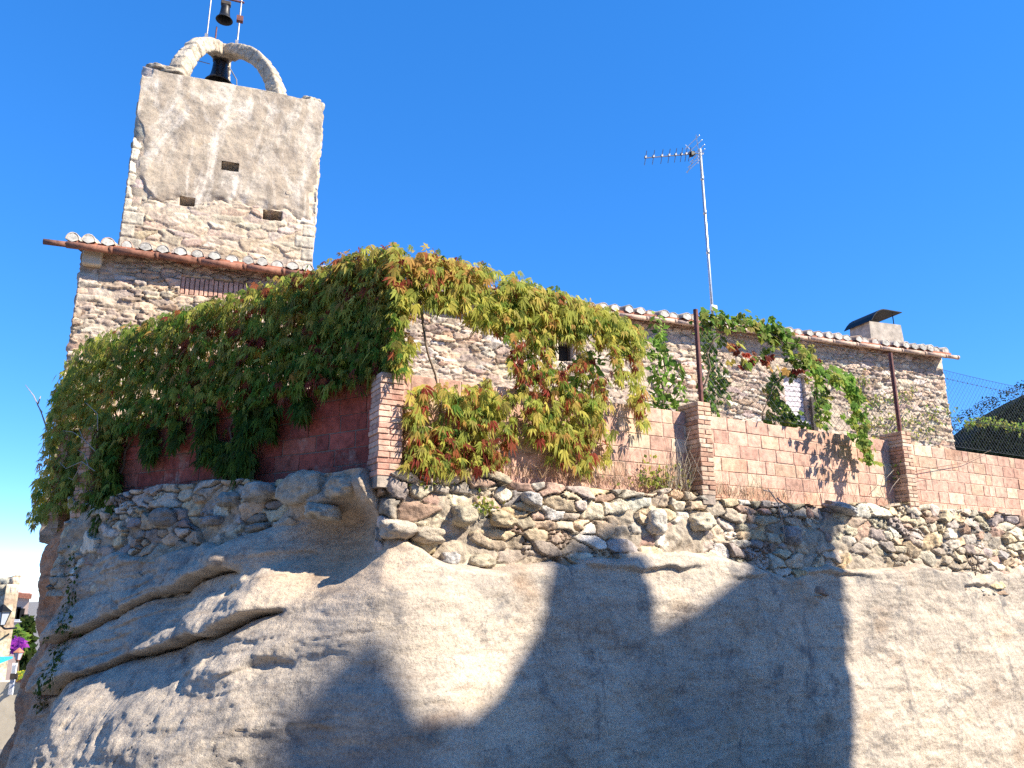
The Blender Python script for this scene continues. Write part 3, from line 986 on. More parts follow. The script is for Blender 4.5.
# clay gutter: half-round lengths butted with collars
gut_r = .055
mb = MB()
s = -.18
gs = np.random.default_rng(5)
s_split = house_pt(330, 265)[0]
while s < HLEN + .12:
    L = .62 + gs.normal(0, .03)
    c = np.array((.27, .125, .085) if s < s_split else (.50, .36, .28)) * gs.uniform(.85, 1.12)
    dz = gs.normal(0, .004)
    rr_ = gut_r * (1.0 if s < s_split else .82)
    p0, p1 = R3(s, -.02, -.085 + dz), R3(min(s + L, HLEN + .2), -.02, -.085 + dz)
    mb.tube([p0, p1], rr_, 10, c)
    mb.tube([p1 - wv * .03, p1 + wv * .025], rr_ * 1.12, 10, c * .8)
    s += L
p0 = R3(-.18, -.02, -.085)
mb.tube([p0 - wv * .30, p0 + wv * .02], .045, 10, (.20, .10, .075))
mb.build('gutter', M['tile'], house, True)
mb = MB()          # plastered kneeler under the left eave corner
mb.box(H3(.02, ZE - .36, -.05), wv * .26, wn_ * .16, UP * .27, None, .02)
mb.build('corbel', M['creamwall'], house)

# chimney
cb = house_pt(880, 338, -.45)
cw_ = .92
mb = MB()
c0 = H3(cb[0] - cw_ / 2, ZE - .1, -.85)
V, F = [], []
for z, sc in ((0, 1.03), (.34, 1.0), (.70, .96)):
    for (i, j) in ((-.5, -.5), (.5, -.5), (.5, .5), (-.5, .5)):
        q = H3(cb[0] + i * cw_ * sc, ZE - .05 + z, -.55 + j * .62 * sc)
        V.append(q + np.array([.01 * i, .01 * j, .012 * i * (z > .5)]))
F = [(0, 1, 5, 4), (1, 2, 6, 5), (2, 3, 7, 6), (3, 0, 4, 7), (4, 5, 9, 8), (5, 6, 10, 9), (6, 7, 11, 10), (7, 4, 8, 11), (8, 9, 10, 11)]
mb.add(V, F)
chm = mb.build('chimney', M['cement'], rf)
mb = MB()
n = 10
V, F = [], []
for i in range(n + 1):
    t = i / n
    a = (t - .5) * cw_ * .98
    z = ZE + .66 + .28 - .30 * max(0, .45 - t) ** 2 / .2 - .02 * t
    for dz in (0, .016):
        for j in (-.42, .42):
            q = H3(cb[0] + a - .05, z + dz - .02, -.55 + j)
            V.append(q)
for i in range(n):
    b0, b1 = i * 4, i * 4 + 4
    F += [(b0, b0 + 1, b1 + 1, b1), (b0 + 2, b1 + 2, b1 + 3, b0 + 3), (b0, b1, b1 + 2, b0 + 2), (b0 + 1, b0 + 3, b1 + 3, b1 + 1)]
F += [(0, 2, 3, 1), (n * 4, n * 4 + 1, n * 4 + 3, n * 4 + 2)]
mb.add(V, F)
for a in (-.34, .30):
    for j in (-.25, .25):
        mb.tube([H3(cb[0] + a, ZE + .60, -.55 + j), H3(cb[0] + a - .01, ZE + .66 + (.22 if a > 0 else .16), -.55 + j)], .011, 6)
mb.build('chimney_cowl', M['blackmetal'], chm)

# ================================================================== bell tower
TOFF = -1.25         # its front stands this far behind the house front
def tower_pt(px, py, o=0.0):
    q = on_plane(px, py, np.array([*(HL + nH * (TOFF + o)), 0]), np.array([nH[0], nH[1], 0]))
    return np.dot(q[:2] - HL, dH), q[2]
tl, tr = tower_pt(128, 180)[0], tower_pt(318, 180)[0]
ztl = tower_pt(145, 68)[1]
ztr = tower_pt(310, 100)[1]
ZTW = (ztl + ztr) / 2
TW = tr - tl
TD = TW * .95
tower = thing('bell_tower', (*(HL + dH * (tl + TW / 2) + nH * (TOFF - TD / 2)), ZE), 'square bell tower with worn render over stone, rising behind the left end of the farmhouse', 'bell tower')
ss = np.arange(0, TW, .016)
zz = np.arange(ZE - .8, ZTW + .06, .016)
S, Z = np.meshgrid(ss, zz)
e, h, bx, bz = masonry(S, Z, .30, .115, 77, drop=.32, warp=.24, pn=3.4)
# dressed quoins at both edges
qz = np.floor((Z - ZE) / .24).astype(np.int64)
qw = np.where(qz % 2 == 0, .34, .22)
dq = np.minimum(S, TW - S)
isq = dq < qw
qe = np.minimum(np.minimum(np.abs(((Z - ZE) / .24) % 1 - .0), np.abs(1 - ((Z - ZE) / .24) % 1)) * .24, np.abs(qw - dq))
hole = sst(0, .16, e)
hole = sst(.01, .11, e)
O = .016 * hole + .030 * h(2) * hole + .005 * sst(.1, .5, e) + bx * (h(7) - .5) * .03 * hole + bz * (h(8) - .5) * .03 * hole
O = np.where(isq, .012 + .022 * sst(0, .03, qe) + .012 * (_h(qz, qz * 0 + 1, qz * 0, 5) - .5), O)
O = O + .007 * fbm(S * 14, Z * 16, 0, 3, 321)
pal = [(.52, .405, .30), (.56, .455, .35), (.47, .365, .275), (.60, .50, .40), (.55, .41, .285), (.48, .385, .31)]
C = stone_cols(h, e, pal, (.30, .235, .175), .06, .2)

cq = np.array([.54, .48, .38]) * (1 + .3 * (_h(qz, qz * 0 + 2, (S > TW / 2).astype(np.int64), 8) - .5))[..., None]
C = np.where(isq[..., None], lerp(np.array([.34, .27, .2]), cq, sst(.004, .02, qe)[..., None]), C)
hx = [(180, 196, 194, 208), (222, 162, 238, 173), (264, 210, 281, 222)]
holes = []
for a, b, c, d in hx:
    s0, z1_ = tower_pt(a, b); s1_, z0_ = tower_pt(c, d)
    s0 -= tl; s1_ -= tl
    holes.append((s0, s1_, min(z0_, z1_) , max(z0_, z1_)))
hm = np.zeros(S.shape, bool)
for (a, b, c, d) in holes:
    hm |= (S > a) & (S < b) & (Z > c) & (Z < d)
zlow = np.interp(ss, [0, TW * .12, TW * .35, TW * .6, TW * .8, TW], [tower_pt(125, 206)[1], tower_pt(150, 204)[1], tower_pt(200, 210)[1], tower_pt(250, 208)[1], tower_pt(285, 222)[1], tower_pt(320, 232)[1]])
bl = Z - zlow[None, :] + .16 * fbm(S * 2.2, Z * 2.2, 0, 4, 400)
edge = np.minimum(bl, (dq + .03 + .10 * fbm(S * 2.5, Z * 2.0, 4, 3, 401)) + .25 * sst(ZTW - 1.6, ZTW - .6, Z))
O = O - .045 * sst(.02, .12, edge)
O = np.where(hm, -.7, O)
ml = np.where(isq, -.02, .022 + .012 * fbm(S * 1.8, Z * 2.4, 5, 4, 351) + .004 * fbm(S * 14, Z * 16, 0, 3, 352))
bu = sst(-.004, .006, ml - O)[..., None]
O = np.where(hm, O, np.maximum(O, ml - .045 * sst(.02, .12, edge)))
C = C * (1 - bu) + np.array([.52, .42, .31]) * bu
ztopf = ZTW + (ztl - ZTW) * 0 + .02 * fbm(ss * 2, ss * 0, 0, 3, 9)
Zc = np.minimum(Z, ztopf[None, :])
def T3(s, z, o):
    return H3(tl + np.asarray(s, float), z, TOFF + np.asarray(o, float))
(S2, Z2), O2 = skirt([S, Zc], O, .6)
C2 = np.pad(C, ((1, 1), (1, 1), (0, 0)), mode='edge')
mesh_obj('front_wall', T3(S2, Z2, O2).reshape(-1, 3), grid_faces(*S2.shape), M['house_stone'], tower, C2.reshape(-1, 3), True)
# render coat over the upper part, ragged at its lower edge and at the corners
OP = -.03 + .062 * sst(-.04, .30, edge) + .010 * fbm(S * 5, Z * 5, 0, 4, 410) + .02 * fbm(S * 1.1, Z * 1.1, 0, 2, 411)
lost = sst(.50, .70, fbm(S * 1.6, Z * 1.4, 2.2, 4, 420)) * sst(1.2, .2, S)
OP = OP - .05 * lost
keep = (edge > -.06) & ~hm & (Z <= ztopf[None, :])
kf = keep[:-1, :-1] & keep[1:, 1:] & keep[:-1, 1:] & keep[1:, :-1]
pc = np.ones((*S.shape, 3))
pl = mesh_obj('render_coat', T3(S, Z, OP).reshape(-1, 3), grid_faces(*S.shape, kf), M['plaster'], tower, pc.reshape(-1, 3), True)
T0 = HL + dH * tl + nH * TOFF
side_wall(T0, -nH, -dH, TD, ZTW + .02, 71, tower, 'side_wall', M['house_stone'], pal, (.38, .31, .23), .36, .17, .03, ZE - .8)
side_wall(T0 + dH * TW, -nH, dH, TD, ZTW + .02, 72, tower, 'side_wall', M['house_stone'], pal, (.38, .31, .23), .36, .17, .04, ZE - .8)
side_wall(T0 - nH * TD, dH, -nH, TW, ZTW + .02, 73, tower, 'rear_wall', M['house_stone'], pal, (.38, .31, .23), .36, .17, .05, ZE - .8)
mb = MB()
mb.box(T3(.1, ZTW - .45, -.1), wv * (TW - .2), -wn_ * (TD - .2), UP * .1)
mb.build('terrace_slab', M['cement'], tower)
# stump of masonry at the corners
mb = MB()
lump(mb, T3(.30, ZTW + .07, -.28), wv * .30, wn_ * .28, UP * .11, (.46, .39, .30), 701, rough=.2)
lump(mb, T3(TW - .22, ZTW + .05, -.26), wv * .17, wn_ * .24, UP * .12, (.44, .38, .29), 702, rough=.2)
lump(mb, T3(TW * .5, ZTW + .00, -.2), wv * TW * .46, wn_ * .17, UP * .05, (.5, .43, .33), 703, rough=.1)
mb.build('parapet_stone', M['masonry'], tower, True)
# four stone ribs meeting over the middle, a lantern crown
apex = tower_pt(222, 52, -TD / 2)
ctr = np.array([TW / 2, -TD / 2])
rib_h = tower_pt(222, 49, -TD / 2)[1] - ZTW + .0
f_l = tower_pt(176, 70, -.26)[0] - tl
f_r = tower_pt(281, 94, -.26)[0] - tl
cx = tower_pt(222, 50, -TD / 2)[0] - tl
feet = [(f_l, -.26), (f_r, -.26), (cx + .12, -TD + .30)]
rr = np.random.default_rng(31)
for k, (fx, fo) in enumerate(feet):
    mb = MB()
    d2 = np.array([cx - fx, -TD / 2 - fo])
    L = np.linalg.norm(d2)
    d2u = d2 / L
    hd = np.array([*(dH * d2u[0] + nH * d2u[1]), 0])
    sd = np.cross(hd, UP)
    N = 10
    w, th = .29, .26
    na, nc = 130, 40
    A0 = .42
    A, B = L / math.cos(A0), (rib_h - th * .5 + .04) / (1 - math.sin(A0))
    ua = np.linspace(0, 1, na)[:, None]
    uc = np.linspace(0, 2 * math.pi, nc, endpoint=False)[None, :]
    an = A0 + (math.pi / 2 - A0) * ua
    x0, z0 = L - A * np.cos(an), B * (np.sin(an) - math.sin(A0))
    tx, tz = A * np.sin(an), B * np.cos(an)
    tn = np.sqrt(tx ** 2 + tz ** 2)
    nx, nz = -tz / tn, tx / tn                      # outward normal of the arc in its own plane
    cu, su = np.cos(uc), np.sin(uc)
    sup = (np.abs(cu) ** 7 + np.abs(su) ** 7) ** (-1 / 7)
    vi = np.floor(ua * N).astype(np.int64)
    jt = np.minimum((ua * N) % 1, 1 - (ua * N) % 1) / N * L * 1.5
    sc_v = 1 + .16 * (_h(vi, vi * 0 + k, vi * 0, 77) - .5)
    rough_ = .014 * fbm(ua * 9 + k * 7, cu * 1.5, su * 1.5, 5, 600 + k, .6)
    cut = -.034 * sst(.026, .0, jt)
    rad_o = (th * .5) * su * sup * sc_v * (1 + (rough_ + cut) / .15) * (1.0 + .15 * (1 - ua))
    rad_s = (w * .5) * cu * sup * sc_v * (1 + (rough_ + cut) / .16)
    X, Zr = x0 + nx * rad_o, z0 + nz * rad_o
    foot = T3(fx, ZTW - .05, fo)
    V = foot + hd * X[..., None] + UP * Zr[..., None] + sd * rad_s[..., None]
    colr = np.array([.50, .42, .32]) * (.85 + .3 * _h(vi, vi * 0 + 5, vi * 0 + k, 78))[..., None] * np.ones((na, nc, 1))
    F = [(a * nc + b, a * nc + (b + 1) % nc, (a + 1) * nc + (b + 1) % nc, (a + 1) * nc + b) for a in range(na - 1) for b in range(nc)]
    F.append(tuple(range(nc))[::-1]); F.append(tuple((na - 1) * nc + b for b in range(nc)))
    mb.add(V.reshape(-1, 3), F, colr.reshape(-1, 3))
    mb.build('lantern_rib', M['masonry'], tower, True)
mb = MB()
lump(mb, T3(cx, ZTW + rib_h - .11, -TD / 2), wv * .19, wn_ * .19, UP * .15, (.48, .38, .24), 720)
mb.build('keystone', M['masonry'], tower, True)

# bells hang from it: things of their own
def bell_prof(r, h):
    return [(0, h), (r * .25, h), (r * .45, h * .97), (r * .52, h * .86), (r * .55, h * .60), (r * .62, h * .36), (r * .76, h * .16), (r * .98, h * .03), (r, 0), (r * .92, 0), (r * .7, h * .12), (r * .5, h * .5), (0, h * .8)]
bz0 = tower_pt(220, 84, -TD / 2)[1]
bc = T3(cx, 0, -TD / 2)
big = thing('church_bell', (bc[0], bc[1], bz0), 'large dark bronze bell hanging inside the stone ribs of the tower top', 'bell')
px_m = (tower_pt(235, 84, -TD / 2)[0] - tower_pt(206, 84, -TD / 2)[0])
mb = MB()
mb.lathe((bc[0], bc[1], bz0), bell_prof(px_m * .5, .52))
bd = mb.build('bell_body', M['bronze'], big, True)
mb = MB()
mb.box(np.array([bc[0], bc[1], bz0 + .52]) - wv * .16 - wn_ * .12, wv * .32, wn_ * .24, UP * .34, None, .03)
mb.build('yoke', M['darkwood'], big)
mb = MB()
mb.tube([np.array([bc[0], bc[1], bz0 + .3]), np.array([bc[0], bc[1], bz0 - .04])], .02, 8)
mb.lathe((bc[0], bc[1], bz0 - .08), [(0, 0), (.04, .02), (.045, .05), (.02, .09), (0, .1)], 10)
mb.build('clapper', M['bronze'], big, True)
mb = MB()
p = np.array([bc[0], bc[1], bz0])
mb.tube([p + UP * .42 - wv * .2, p + UP * .44 - wv * .44, p + UP * .44 - wv * .52], .009, 6)
mb.build('striker', M['grey_iron'], big)
mb = MB()
mb.tube([p + UP * .40 + wv * .2, p + UP * .18 + wv * .34, p + UP * .02 + wv * .36], .012, 6)
mb.tube([p + UP * .03 + wv * .18, p + UP * .0 + wv * .36, p + UP * .04 + wv * .46], .014, 6)
mb.build('striker', M['grey_iron'], big)

zt_ = ZTW + rib_h + .02
sz0 = tower_pt(223, 20, -TD / 2)[1]
sc_ = T3(cx - .02, 0, -TD / 2)
small = thing('church_bell', (sc_[0], sc_[1], sz0), 'small dark bell in the iron frame on the very top of the tower', 'bell')
r_s = (tower_pt(231, 20, -TD / 2)[0] - tower_pt(213, 20, -TD / 2)[0]) / 2
mb = MB()
mb.lathe((sc_[0], sc_[1], sz0), bell_prof(r_s, .36))
mb.build('bell_body', M['bronze'], small, True)
mb = MB()
mb.box(np.array([sc_[0], sc_[1], sz0 + .36]) - wv * .10 - wn_ * .06, wv * .20, wn_ * .12, UP * .10, None, .015)
mb.build('yoke', M['darkwood'], small)
fr = thing('iron_bellcote', (sc_[0], sc_[1], zt_), 'thin iron frame standing on the tower ribs and carrying the small bell', 'iron frame')
hh_ = sz0 + .62 - zt_
for dx, name_m, rad in ((-.30, 'grey_iron', .014), (.30, 'grey_iron', .017)):
    mb = MB()
    b0 = np.array([sc_[0], sc_[1], zt_ - .14]) + wv * dx
    mb.tube([b0, b0 + UP * (hh_ + .14)], rad, 8)
    mb.box(b0 + UP * .20 - wv * .04 - wn_ * .03, wv * .06, wn_ * .05, UP * .20)
    mb.build('post', M[name_m], fr)
mb = MB()
b0 = np.array([sc_[0], sc_[1], zt_ - .14]) + wv * (-.13)
mb.tube([b0, b0 + UP * .62], .016, 6)
mb.build('stay', M['iron'], fr)
mb = MB()
b0 = np.array([sc_[0], sc_[1], zt_ + hh_ - .08])
mb.tube([b0 - wv * .36, b0 + wv * .36], .022, 8)
mb.build('crossbar', M['iron'], fr)
mb = MB()
b0 = np.array([sc_[0], sc_[1], sz0 + .05])
mb.box(b0 + wv * .24 - wn_ * .05, wv * .13, wn_ * .10, UP * .12)
mb.build('clamp', M['iron'], fr)

# ================================================================== television aerial
AO = .22
ab = house_pt(717, 372, AO)
atp = house_pt(700, 149, AO)
pb, ptp = ab[2], atp[2]
aer = thing('tv_aerial', pb, 'tall galvanised mast with a small yagi television aerial, fixed to the farmhouse front', 'aerial')
mb = MB()
mb.tube([pb, lerp(pb, ptp, .45), ptp], .028, 10)
ax_ = (ptp - pb) / np.linalg.norm(ptp - pb)
for t in (.27, .52, .70, .86):
    p = lerp(pb, ptp, t)
    mb.tube([p - ax_ * .05, p + ax_ * .05], .034, 10)
mb.build('mast', M['galv'], aer, True)
mb = MB()
p = house_pt(711, 308, AO + .03)[2]
mb.box(p - wv * .03 - UP * .06, wv * .14, wn_ * .06, UP * .11, None, .01)
mb.build('junction_box', M['white'], aer)
b1 = house_pt(704, 153, AO)[2]
b0 = house_pt(645, 158, AO)[2]
mb = MB()
mb.tube([b0, b1], .011, 6)
mb.build('boom', M['alu'], aer)
bd_ = (b1 - b0) / np.linalg.norm(b1 - b0)
for t in (.01, .14, .28, .40, .51, .61, .69, .75):
    mb = MB()
    p = lerp(b0, b1, t)
    el_ = UP * .13 + wn_ * .06
    mb.tube([p - el_, p + el_], .007, 5)
    mb.box(p - bd_ * .02 - UP * .005 - wn_ * .02, bd_ * .04, wn_ * .04, UP * .05)
    mb.build('director', M['alu'], aer)
p = lerp(b0, b1, .79)
mb = MB()
mb.box(p - bd_ * .05 - UP * .05 - wn_ * .05, bd_ * .10, wn_ * .10, UP * .10, None, .01)
mb.build('dipole_box', M['blackmetal'], aer)
for sg in (1, -1):
    mb = MB()
    c0_ = lerp(b0, b1, .88)
    for i in range(3):
        q = c0_ + UP * sg * (.05 + i * .11) - bd_ * (i * .055 + .0)
        mb.tube([q - wn_ * .28, q + wn_ * .28], .007, 5)
    for w in (-.2, .2):
        mb.tube([c0_ + wn_ * w * .3, c0_ + UP * sg * .33 - bd_ * .14 + wn_ * w], .008, 5)
    mb.build('reflector', M['galv'], aer)

# ================================================================== leaves
def inside(px, py, poly):
    r = np.zeros(len(px), bool)
    n = len(poly)
    for i in range(n):
        x0, y0 = poly[i]; x1, y1 = poly[(i + 1) % n]
        c = ((y0 > py) != (y1 > py)) & (px < (x1 - x0) * (py - y0) / (y1 - y0 + 1e-12) + x0)
        r ^= c
    return r
def sample_poly(poly, n, r, clump=0.0, seed=0, thr=-.2, scale=22., jit=0.0):
    poly = np.array(poly, float)
    lo, hi = poly.min(0), poly.max(0)
    out = []
    got = 0
    while got < n:
        q = r.uniform(lo, hi, (n * 2, 2))
        m = inside(q[:, 0], q[:, 1], poly)
        if clump:
            m &= fbm(q[:, 0] / scale, q[:, 1] / scale, 0, 3, seed) + r.normal(0, .15, len(q)) > thr
        q = q[m]
        out.append(q); got += len(q)
        if len(q) == 0:
            break
    q = np.concatenate(out)[:n]
    return q + r.normal(0, 1, q.shape) * jit
def leaf_mesh(name, pts, nrm, size, col, parent, kind, r, droop=.75, tipcol=None):
    """every leaf is modelled: five drooping leaflets, a lobed blade or a simple oval"""
    N = len(pts)
    pts, nrm, col = np.asarray(pts, float), np.asarray(nrm, float), np.asarray(col, float)
    nrm = nrm + r.normal(0, .55, (N, 3)) + np.array([0, 0, .35])
    nrm /= np.linalg.norm(nrm, axis=1, keepdims=True)
    ax = np.tile(np.array([0, 0, -1.0]), (N, 1)) * droop + r.normal(0, .45, (N, 3)) + nrm * .25
    ax -= nrm * np.sum(ax * nrm, 1, keepdims=True) * .75
    ax /= np.linalg.norm(ax, axis=1, keepdims=True)
    sd = np.cross(nrm, ax); sd /= np.linalg.norm(sd, axis=1, keepdims=True) + 1e-9
    V, F, C = [], [], []
    size = np.asarray(size)
    def leaflet(ang, ln, wd, vb, bend):
        d = ax * math.cos(ang) + sd * math.sin(ang)
        w = sd * math.cos(ang) - ax * math.sin(ang)
        L = (size * ln)[:, None]; W = (size * wd)[:, None]
        b = pts + d * L * .06
        m = pts + d * L * .5 + nrm * L * .02
        tip = pts + d * L * .98 - np.array([0, 0, 1]) * L * bend - nrm * L * .12
        l = m + w * W - nrm * W * .5 - np.array([0, 0, 1]) * L * bend * .25
        r_ = m - w * W - nrm * W * .5 - np.array([0, 0, 1]) * L * bend * .25
        return np.stack([b, l, tip, r_], 1)
    if kind == 'palmate':
        sets = [leaflet(a + float(r.normal(0, .05)), ln, .125, 0, .42) for a, ln in ((-1.15, .62), (-.52, .95), (.02, 1.1), (.55, .92), (1.2, .58))]
    elif kind == 'lobed':
        sets = [leaflet(a, ln, .36, 0, .12) for a, ln in ((-1.7, .60), (-.8, .80), (0, .92), (.8, .80), (1.7, .60))]
    else:
        sets = [leaflet(0, 1.0, .27, 0, .18)]
    base_i = 0
    Vs, Fs, Cs = [], [], []
    for q in sets:
        idx = np.arange(N * 4).reshape(N, 4) + base_i
        Vs.append(q.reshape(-1, 3))
        Fs.append(idx[:, [0, 1, 2]]); Fs.append(idx[:, [0, 2, 3]])
        cc = col * (1 + r.normal(0, .10, (N, 1)))
        if tipcol is not None:
            k = np.repeat(cc[:, None], 4, 1)
            k[:, 2] = lerp(cc, np.asarray(tipcol), .5)
            Cs.append(k.reshape(-1, 3))
        else:
            Cs.append(np.repeat(cc, 4, 0))
        base_i += N * 4
    return mesh_obj(name, np.concatenate(Vs), np.concatenate(Fs), M['leaf'], parent, np.clip(np.concatenate(Cs), .004, .8), False)
GREENS = np.array([(.038, .088, .012), (.055, .115, .015), (.085, .145, .018), (.12, .17, .022), (.055, .080, .014)])
AUTUMN = np.array([(.42, .40, .07), (.54, .47, .09), (.32, .34, .06), (.52, .40, .09), (.46, .26, .07), (.46, .46, .10), (.44, .44, .08), (.34, .36, .06)])
REDS = np.array([(.28, .045, .028), (.25, .06, .03), (.34, .10, .04), (.17, .03, .02)])
BRIGHT = np.array([(.16, .30, .04), (.22, .36, .05), (.12, .24, .035), (.26, .36, .07)])
YG = np.array([(.33, .36, .06), (.26, .30, .05), (.38, .33, .08), (.20, .25, .05)])
def pick(r, n, *mix):
    """mix: (palette, weight) pairs"""
    w = np.array([m[1] for m in mix]); w = w / w.sum()
    k = r.choice(len(mix), n, p=w)
    out = np.zeros((n, 3))
    for i, (p, _) in enumerate(mix):
        m = k == i
        out[m] = p[r.integers(0, len(p), m.sum())]
    return out
def wall_leaves(poly, n, r, o_lo, o_hi, seg=None, **kw):
    q = sample_poly(poly, n, r, **kw)
    P3, N3 = np.zeros((len(q), 3)), np.zeros((len(q), 3))
    for i, (x, y) in enumerate(q):
        sg = seg or ('L' if x < 393 else 'R')
        o = r.uniform(o_lo, o_hi)
        P3[i] = wall_pt(x, y, sg, o)[2]
        N3[i] = vnL if sg == 'L' else vnR
    return q, P3, N3
def house_leaves(poly, n, r, o_lo, o_hi, **kw):
    q = sample_poly(poly, n, r, **kw)
    P3 = np.array([house_pt(x, y, r.uniform(o_lo, o_hi))[2] for x, y in q])
    return q, P3, np.tile(wn_, (len(q), 1))
def stems(parent, lines, seg, rad, r, name='stem', mat='bark', o=.0, wob=.03):
    for ln in lines:
        pts = []
        for (x0, y0), (x1, y1) in zip(ln[:-1], ln[1:]):
            for t in np.linspace(0, 1, 5, endpoint=False):
                x, y = lerp(x0, x1, t), lerp(y0, y1, t)
                sg = seg or ('L' if x < 393 else 'R')
                pts.append((house_pt(x, y, o)[2] if sg == 'H' else wall_pt(x, y, sg, o)[2]) + r.normal(0, wob, 3) * .5)
        x, y = ln[-1]
        sg = seg or ('L' if x < 393 else 'R')
        pts.append(house_pt(x, y, o)[2] if sg == 'H' else wall_pt(x, y, sg, o)[2])
        mb = MB()
        mb.tube(pts, list(np.linspace(rad, rad * .4, len(pts))), 5)
        mb.build(name, M[mat], parent, True)

# ---- green Virginia creeper over the fence of the left wall
r = np.random.default_rng(101)
cr1 = thing('virginia_creeper', Ps(-3, ZT, 0, 'L'), 'thick dark green creeper covering the fence above the dark red brick wall', 'climbing plant')
G1 = [(62, 372), (78, 350), (95, 336), (130, 325), (200, 305), (262, 284), (300, 272), (345, 262), (395, 268), (398, 330), (400, 380), (370, 384), (345, 384), (325, 392), (308, 384), (285, 398), (262, 392), (248, 410), (225, 402), (205, 418), (188, 406), (165, 422), (140, 420), (120, 446), (106, 470), (96, 500), (78, 508), (52, 512), (38, 525), (28, 515), (40, 480), (46, 440), (52, 400)]
q, p3, n3 = wall_leaves(G1, 11500, r, -.14, .20, 'L', clump=1, seed=4, thr=-.62, scale=8, jit=3.2)
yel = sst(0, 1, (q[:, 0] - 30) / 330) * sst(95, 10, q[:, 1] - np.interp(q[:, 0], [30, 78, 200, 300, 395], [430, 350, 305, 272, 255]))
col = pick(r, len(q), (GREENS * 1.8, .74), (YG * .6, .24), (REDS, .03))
lit = r.random(len(q)) < .34 + .62 * yel  # sunlit fringe painted as yellower leaves, most towards the top edge
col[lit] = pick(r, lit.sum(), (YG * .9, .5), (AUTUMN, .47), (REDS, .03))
redspot = (fbm(q[:, 0] / 14, q[:, 1] / 10, 0, 2, 77) > .72) & (q[:, 0] > 170)
col[redspot] = pick(r, redspot.sum(), (REDS, 1))
left = q[:, 0] < 110
m2 = left & (r.random(len(q)) < .75)  # sunlight on the left end painted in as yellow leaf colours
col[m2] = pick(r, m2.sum(), (YG, .8), (AUTUMN, .2))
pier = (q[:, 0] > 371) & (q[:, 1] > 374)
q, p3, n3, col = q[~pier], p3[~pier], n3[~pier], col[~pier]
leaf_mesh('foliage', p3, n3, r.uniform(.04, .12, len(q)), col, cr1, 'palmate', r, .8)
strands = [(205, 405, 462, 9), (150, 425, 458, 8), (245, 405, 478, 10), (225, 440, 470, 12), (238, 455, 472, 9), (175, 420, 445, 7), (300, 395, 415, 8), (112, 440, 510, 9), (98, 490, 560, 6), (268, 400, 436, 8)]
pp, nn = [], []
for x, y0, y1, w in strands:
    for k in range(int((y1 - y0) * 2.2)):
        pp.append(wall_pt(x + r.normal(0, w * .5), r.uniform(y0, y1), 'L', r.uniform(.03, .16))[2]); nn.append(vnL)
leaf_mesh('foliage', pp, nn, r.uniform(.08, .15, len(pp)), pick(r, len(pp), (GREENS, 1)), cr1, 'palmate', r, .9)
# the trail that climbs down the rock's edge
pp, nn = [], []
for k in range(420):
    t = r.random() ** 1.0
    x = np.interp(t, [0, .3, .6, 1], [74, 75, 64, 40]) + r.normal(0, 3.2)
    y = np.interp(t, [0, .3, .6, 1], [520, 580, 650, 705]) + r.normal(0, 4)
    s, z, _ = wall_pt(x, y, 'L', .3)
    o = float(rock_off(np.array([s]), np.array([z]))[0]) 
    for _ in range(3):
        s, z, _q = wall_pt(x, y, 'L', o); o = float(rock_off(np.array([s]), np.array([z]))[0])
    pp.append(P(s, z, o + r.uniform(.0, .05))); nn.append(vnL)
leaf_mesh('foliage', pp, nn, r.uniform(.03, .065, len(pp)), pick(r, len(pp), (GREENS * .8, 1)), cr1, 'simple', r, .5)
stems(cr1, [[(110, 500), (106, 450), (120, 400), (160, 340)], [(230, 470), (232, 430), (260, 370), (330, 290)], [(300, 400), (320, 350), (345, 330), (395, 290)], [(112, 505), (130, 440), (128, 380), (100, 345)], [(150, 455), (152, 430), (190, 380), (230, 310)], [(205, 460), (206, 420), (240, 350)]], 'L', .02, r)

# ---- autumn creeper along the top wire and down the wall right of the corner
r = np.random.default_rng(102)
cr2 = thing('virginia_creeper', Ps(1.5, ZT, 0, 'R'), 'yellow and red autumn creeper hanging from the top wire right of the corner pillar', 'climbing plant')
M1 = [(318, 275), (340, 258), (368, 250), (392, 247), (425, 252), (470, 264), (520, 280), (570, 296), (612, 312), (640, 328), (644, 350), (634, 356), (618, 348), (606, 343), (585, 340), (565, 338), (548, 346), (525, 338), (500, 330), (480, 322), (458, 308), (436, 303), (415, 308), (404, 322), (410, 345), (404, 366), (374, 370), (350, 340), (330, 300)]
q, p3, n3 = wall_leaves(M1, 5600, r, -.18, .20, None, clump=1, seed=14, thr=-.42, scale=9, jit=3.2)
nw = ~((q[:, 0] > 555) & (q[:, 0] < 577) & (q[:, 1] > 340) & (q[:, 1] < 362))
q, p3, n3 = q[nw], p3[nw], n3[nw]
col = pick(r, len(q), (AUTUMN, .66), (GREENS * 1.4, .10), (YG, .22), (REDS, .02))
top = (q[:, 0] < 480) & (q[:, 1] < 290) & (r.random(len(q)) < .4)
col[top] = pick(r, top.sum(), (AUTUMN[3:5] * .95, .85), (REDS, .15))
grn = (q[:, 0] < 405) & (q[:, 1] > 310) & (r.random(len(q)) < .6)
col[grn] = pick(r, grn.sum(), (YG * .7, .5), (GREENS * 1.4, .5))
leaf_mesh('foliage', p3, n3, r.uniform(.04, .125, len(q)), col, cr2, 'palmate', r, .6)
M2 = [(408, 392), (440, 386), (490, 380), (515, 395), (540, 408), (570, 396), (598, 402), (602, 425), (586, 440), (566, 452), (548, 432), (530, 424), (512, 440), (505, 466), (460, 470), (420, 468), (408, 464)]
q, p3, n3 = wall_leaves(M2, 1150, r, .02, .24, 'R', clump=1, seed=24, thr=.10, scale=10, jit=3.2)
col = pick(r, len(q), (AUTUMN, .62), (YG * .9, .24), (GREENS * 1.5, .07), (REDS, .07))
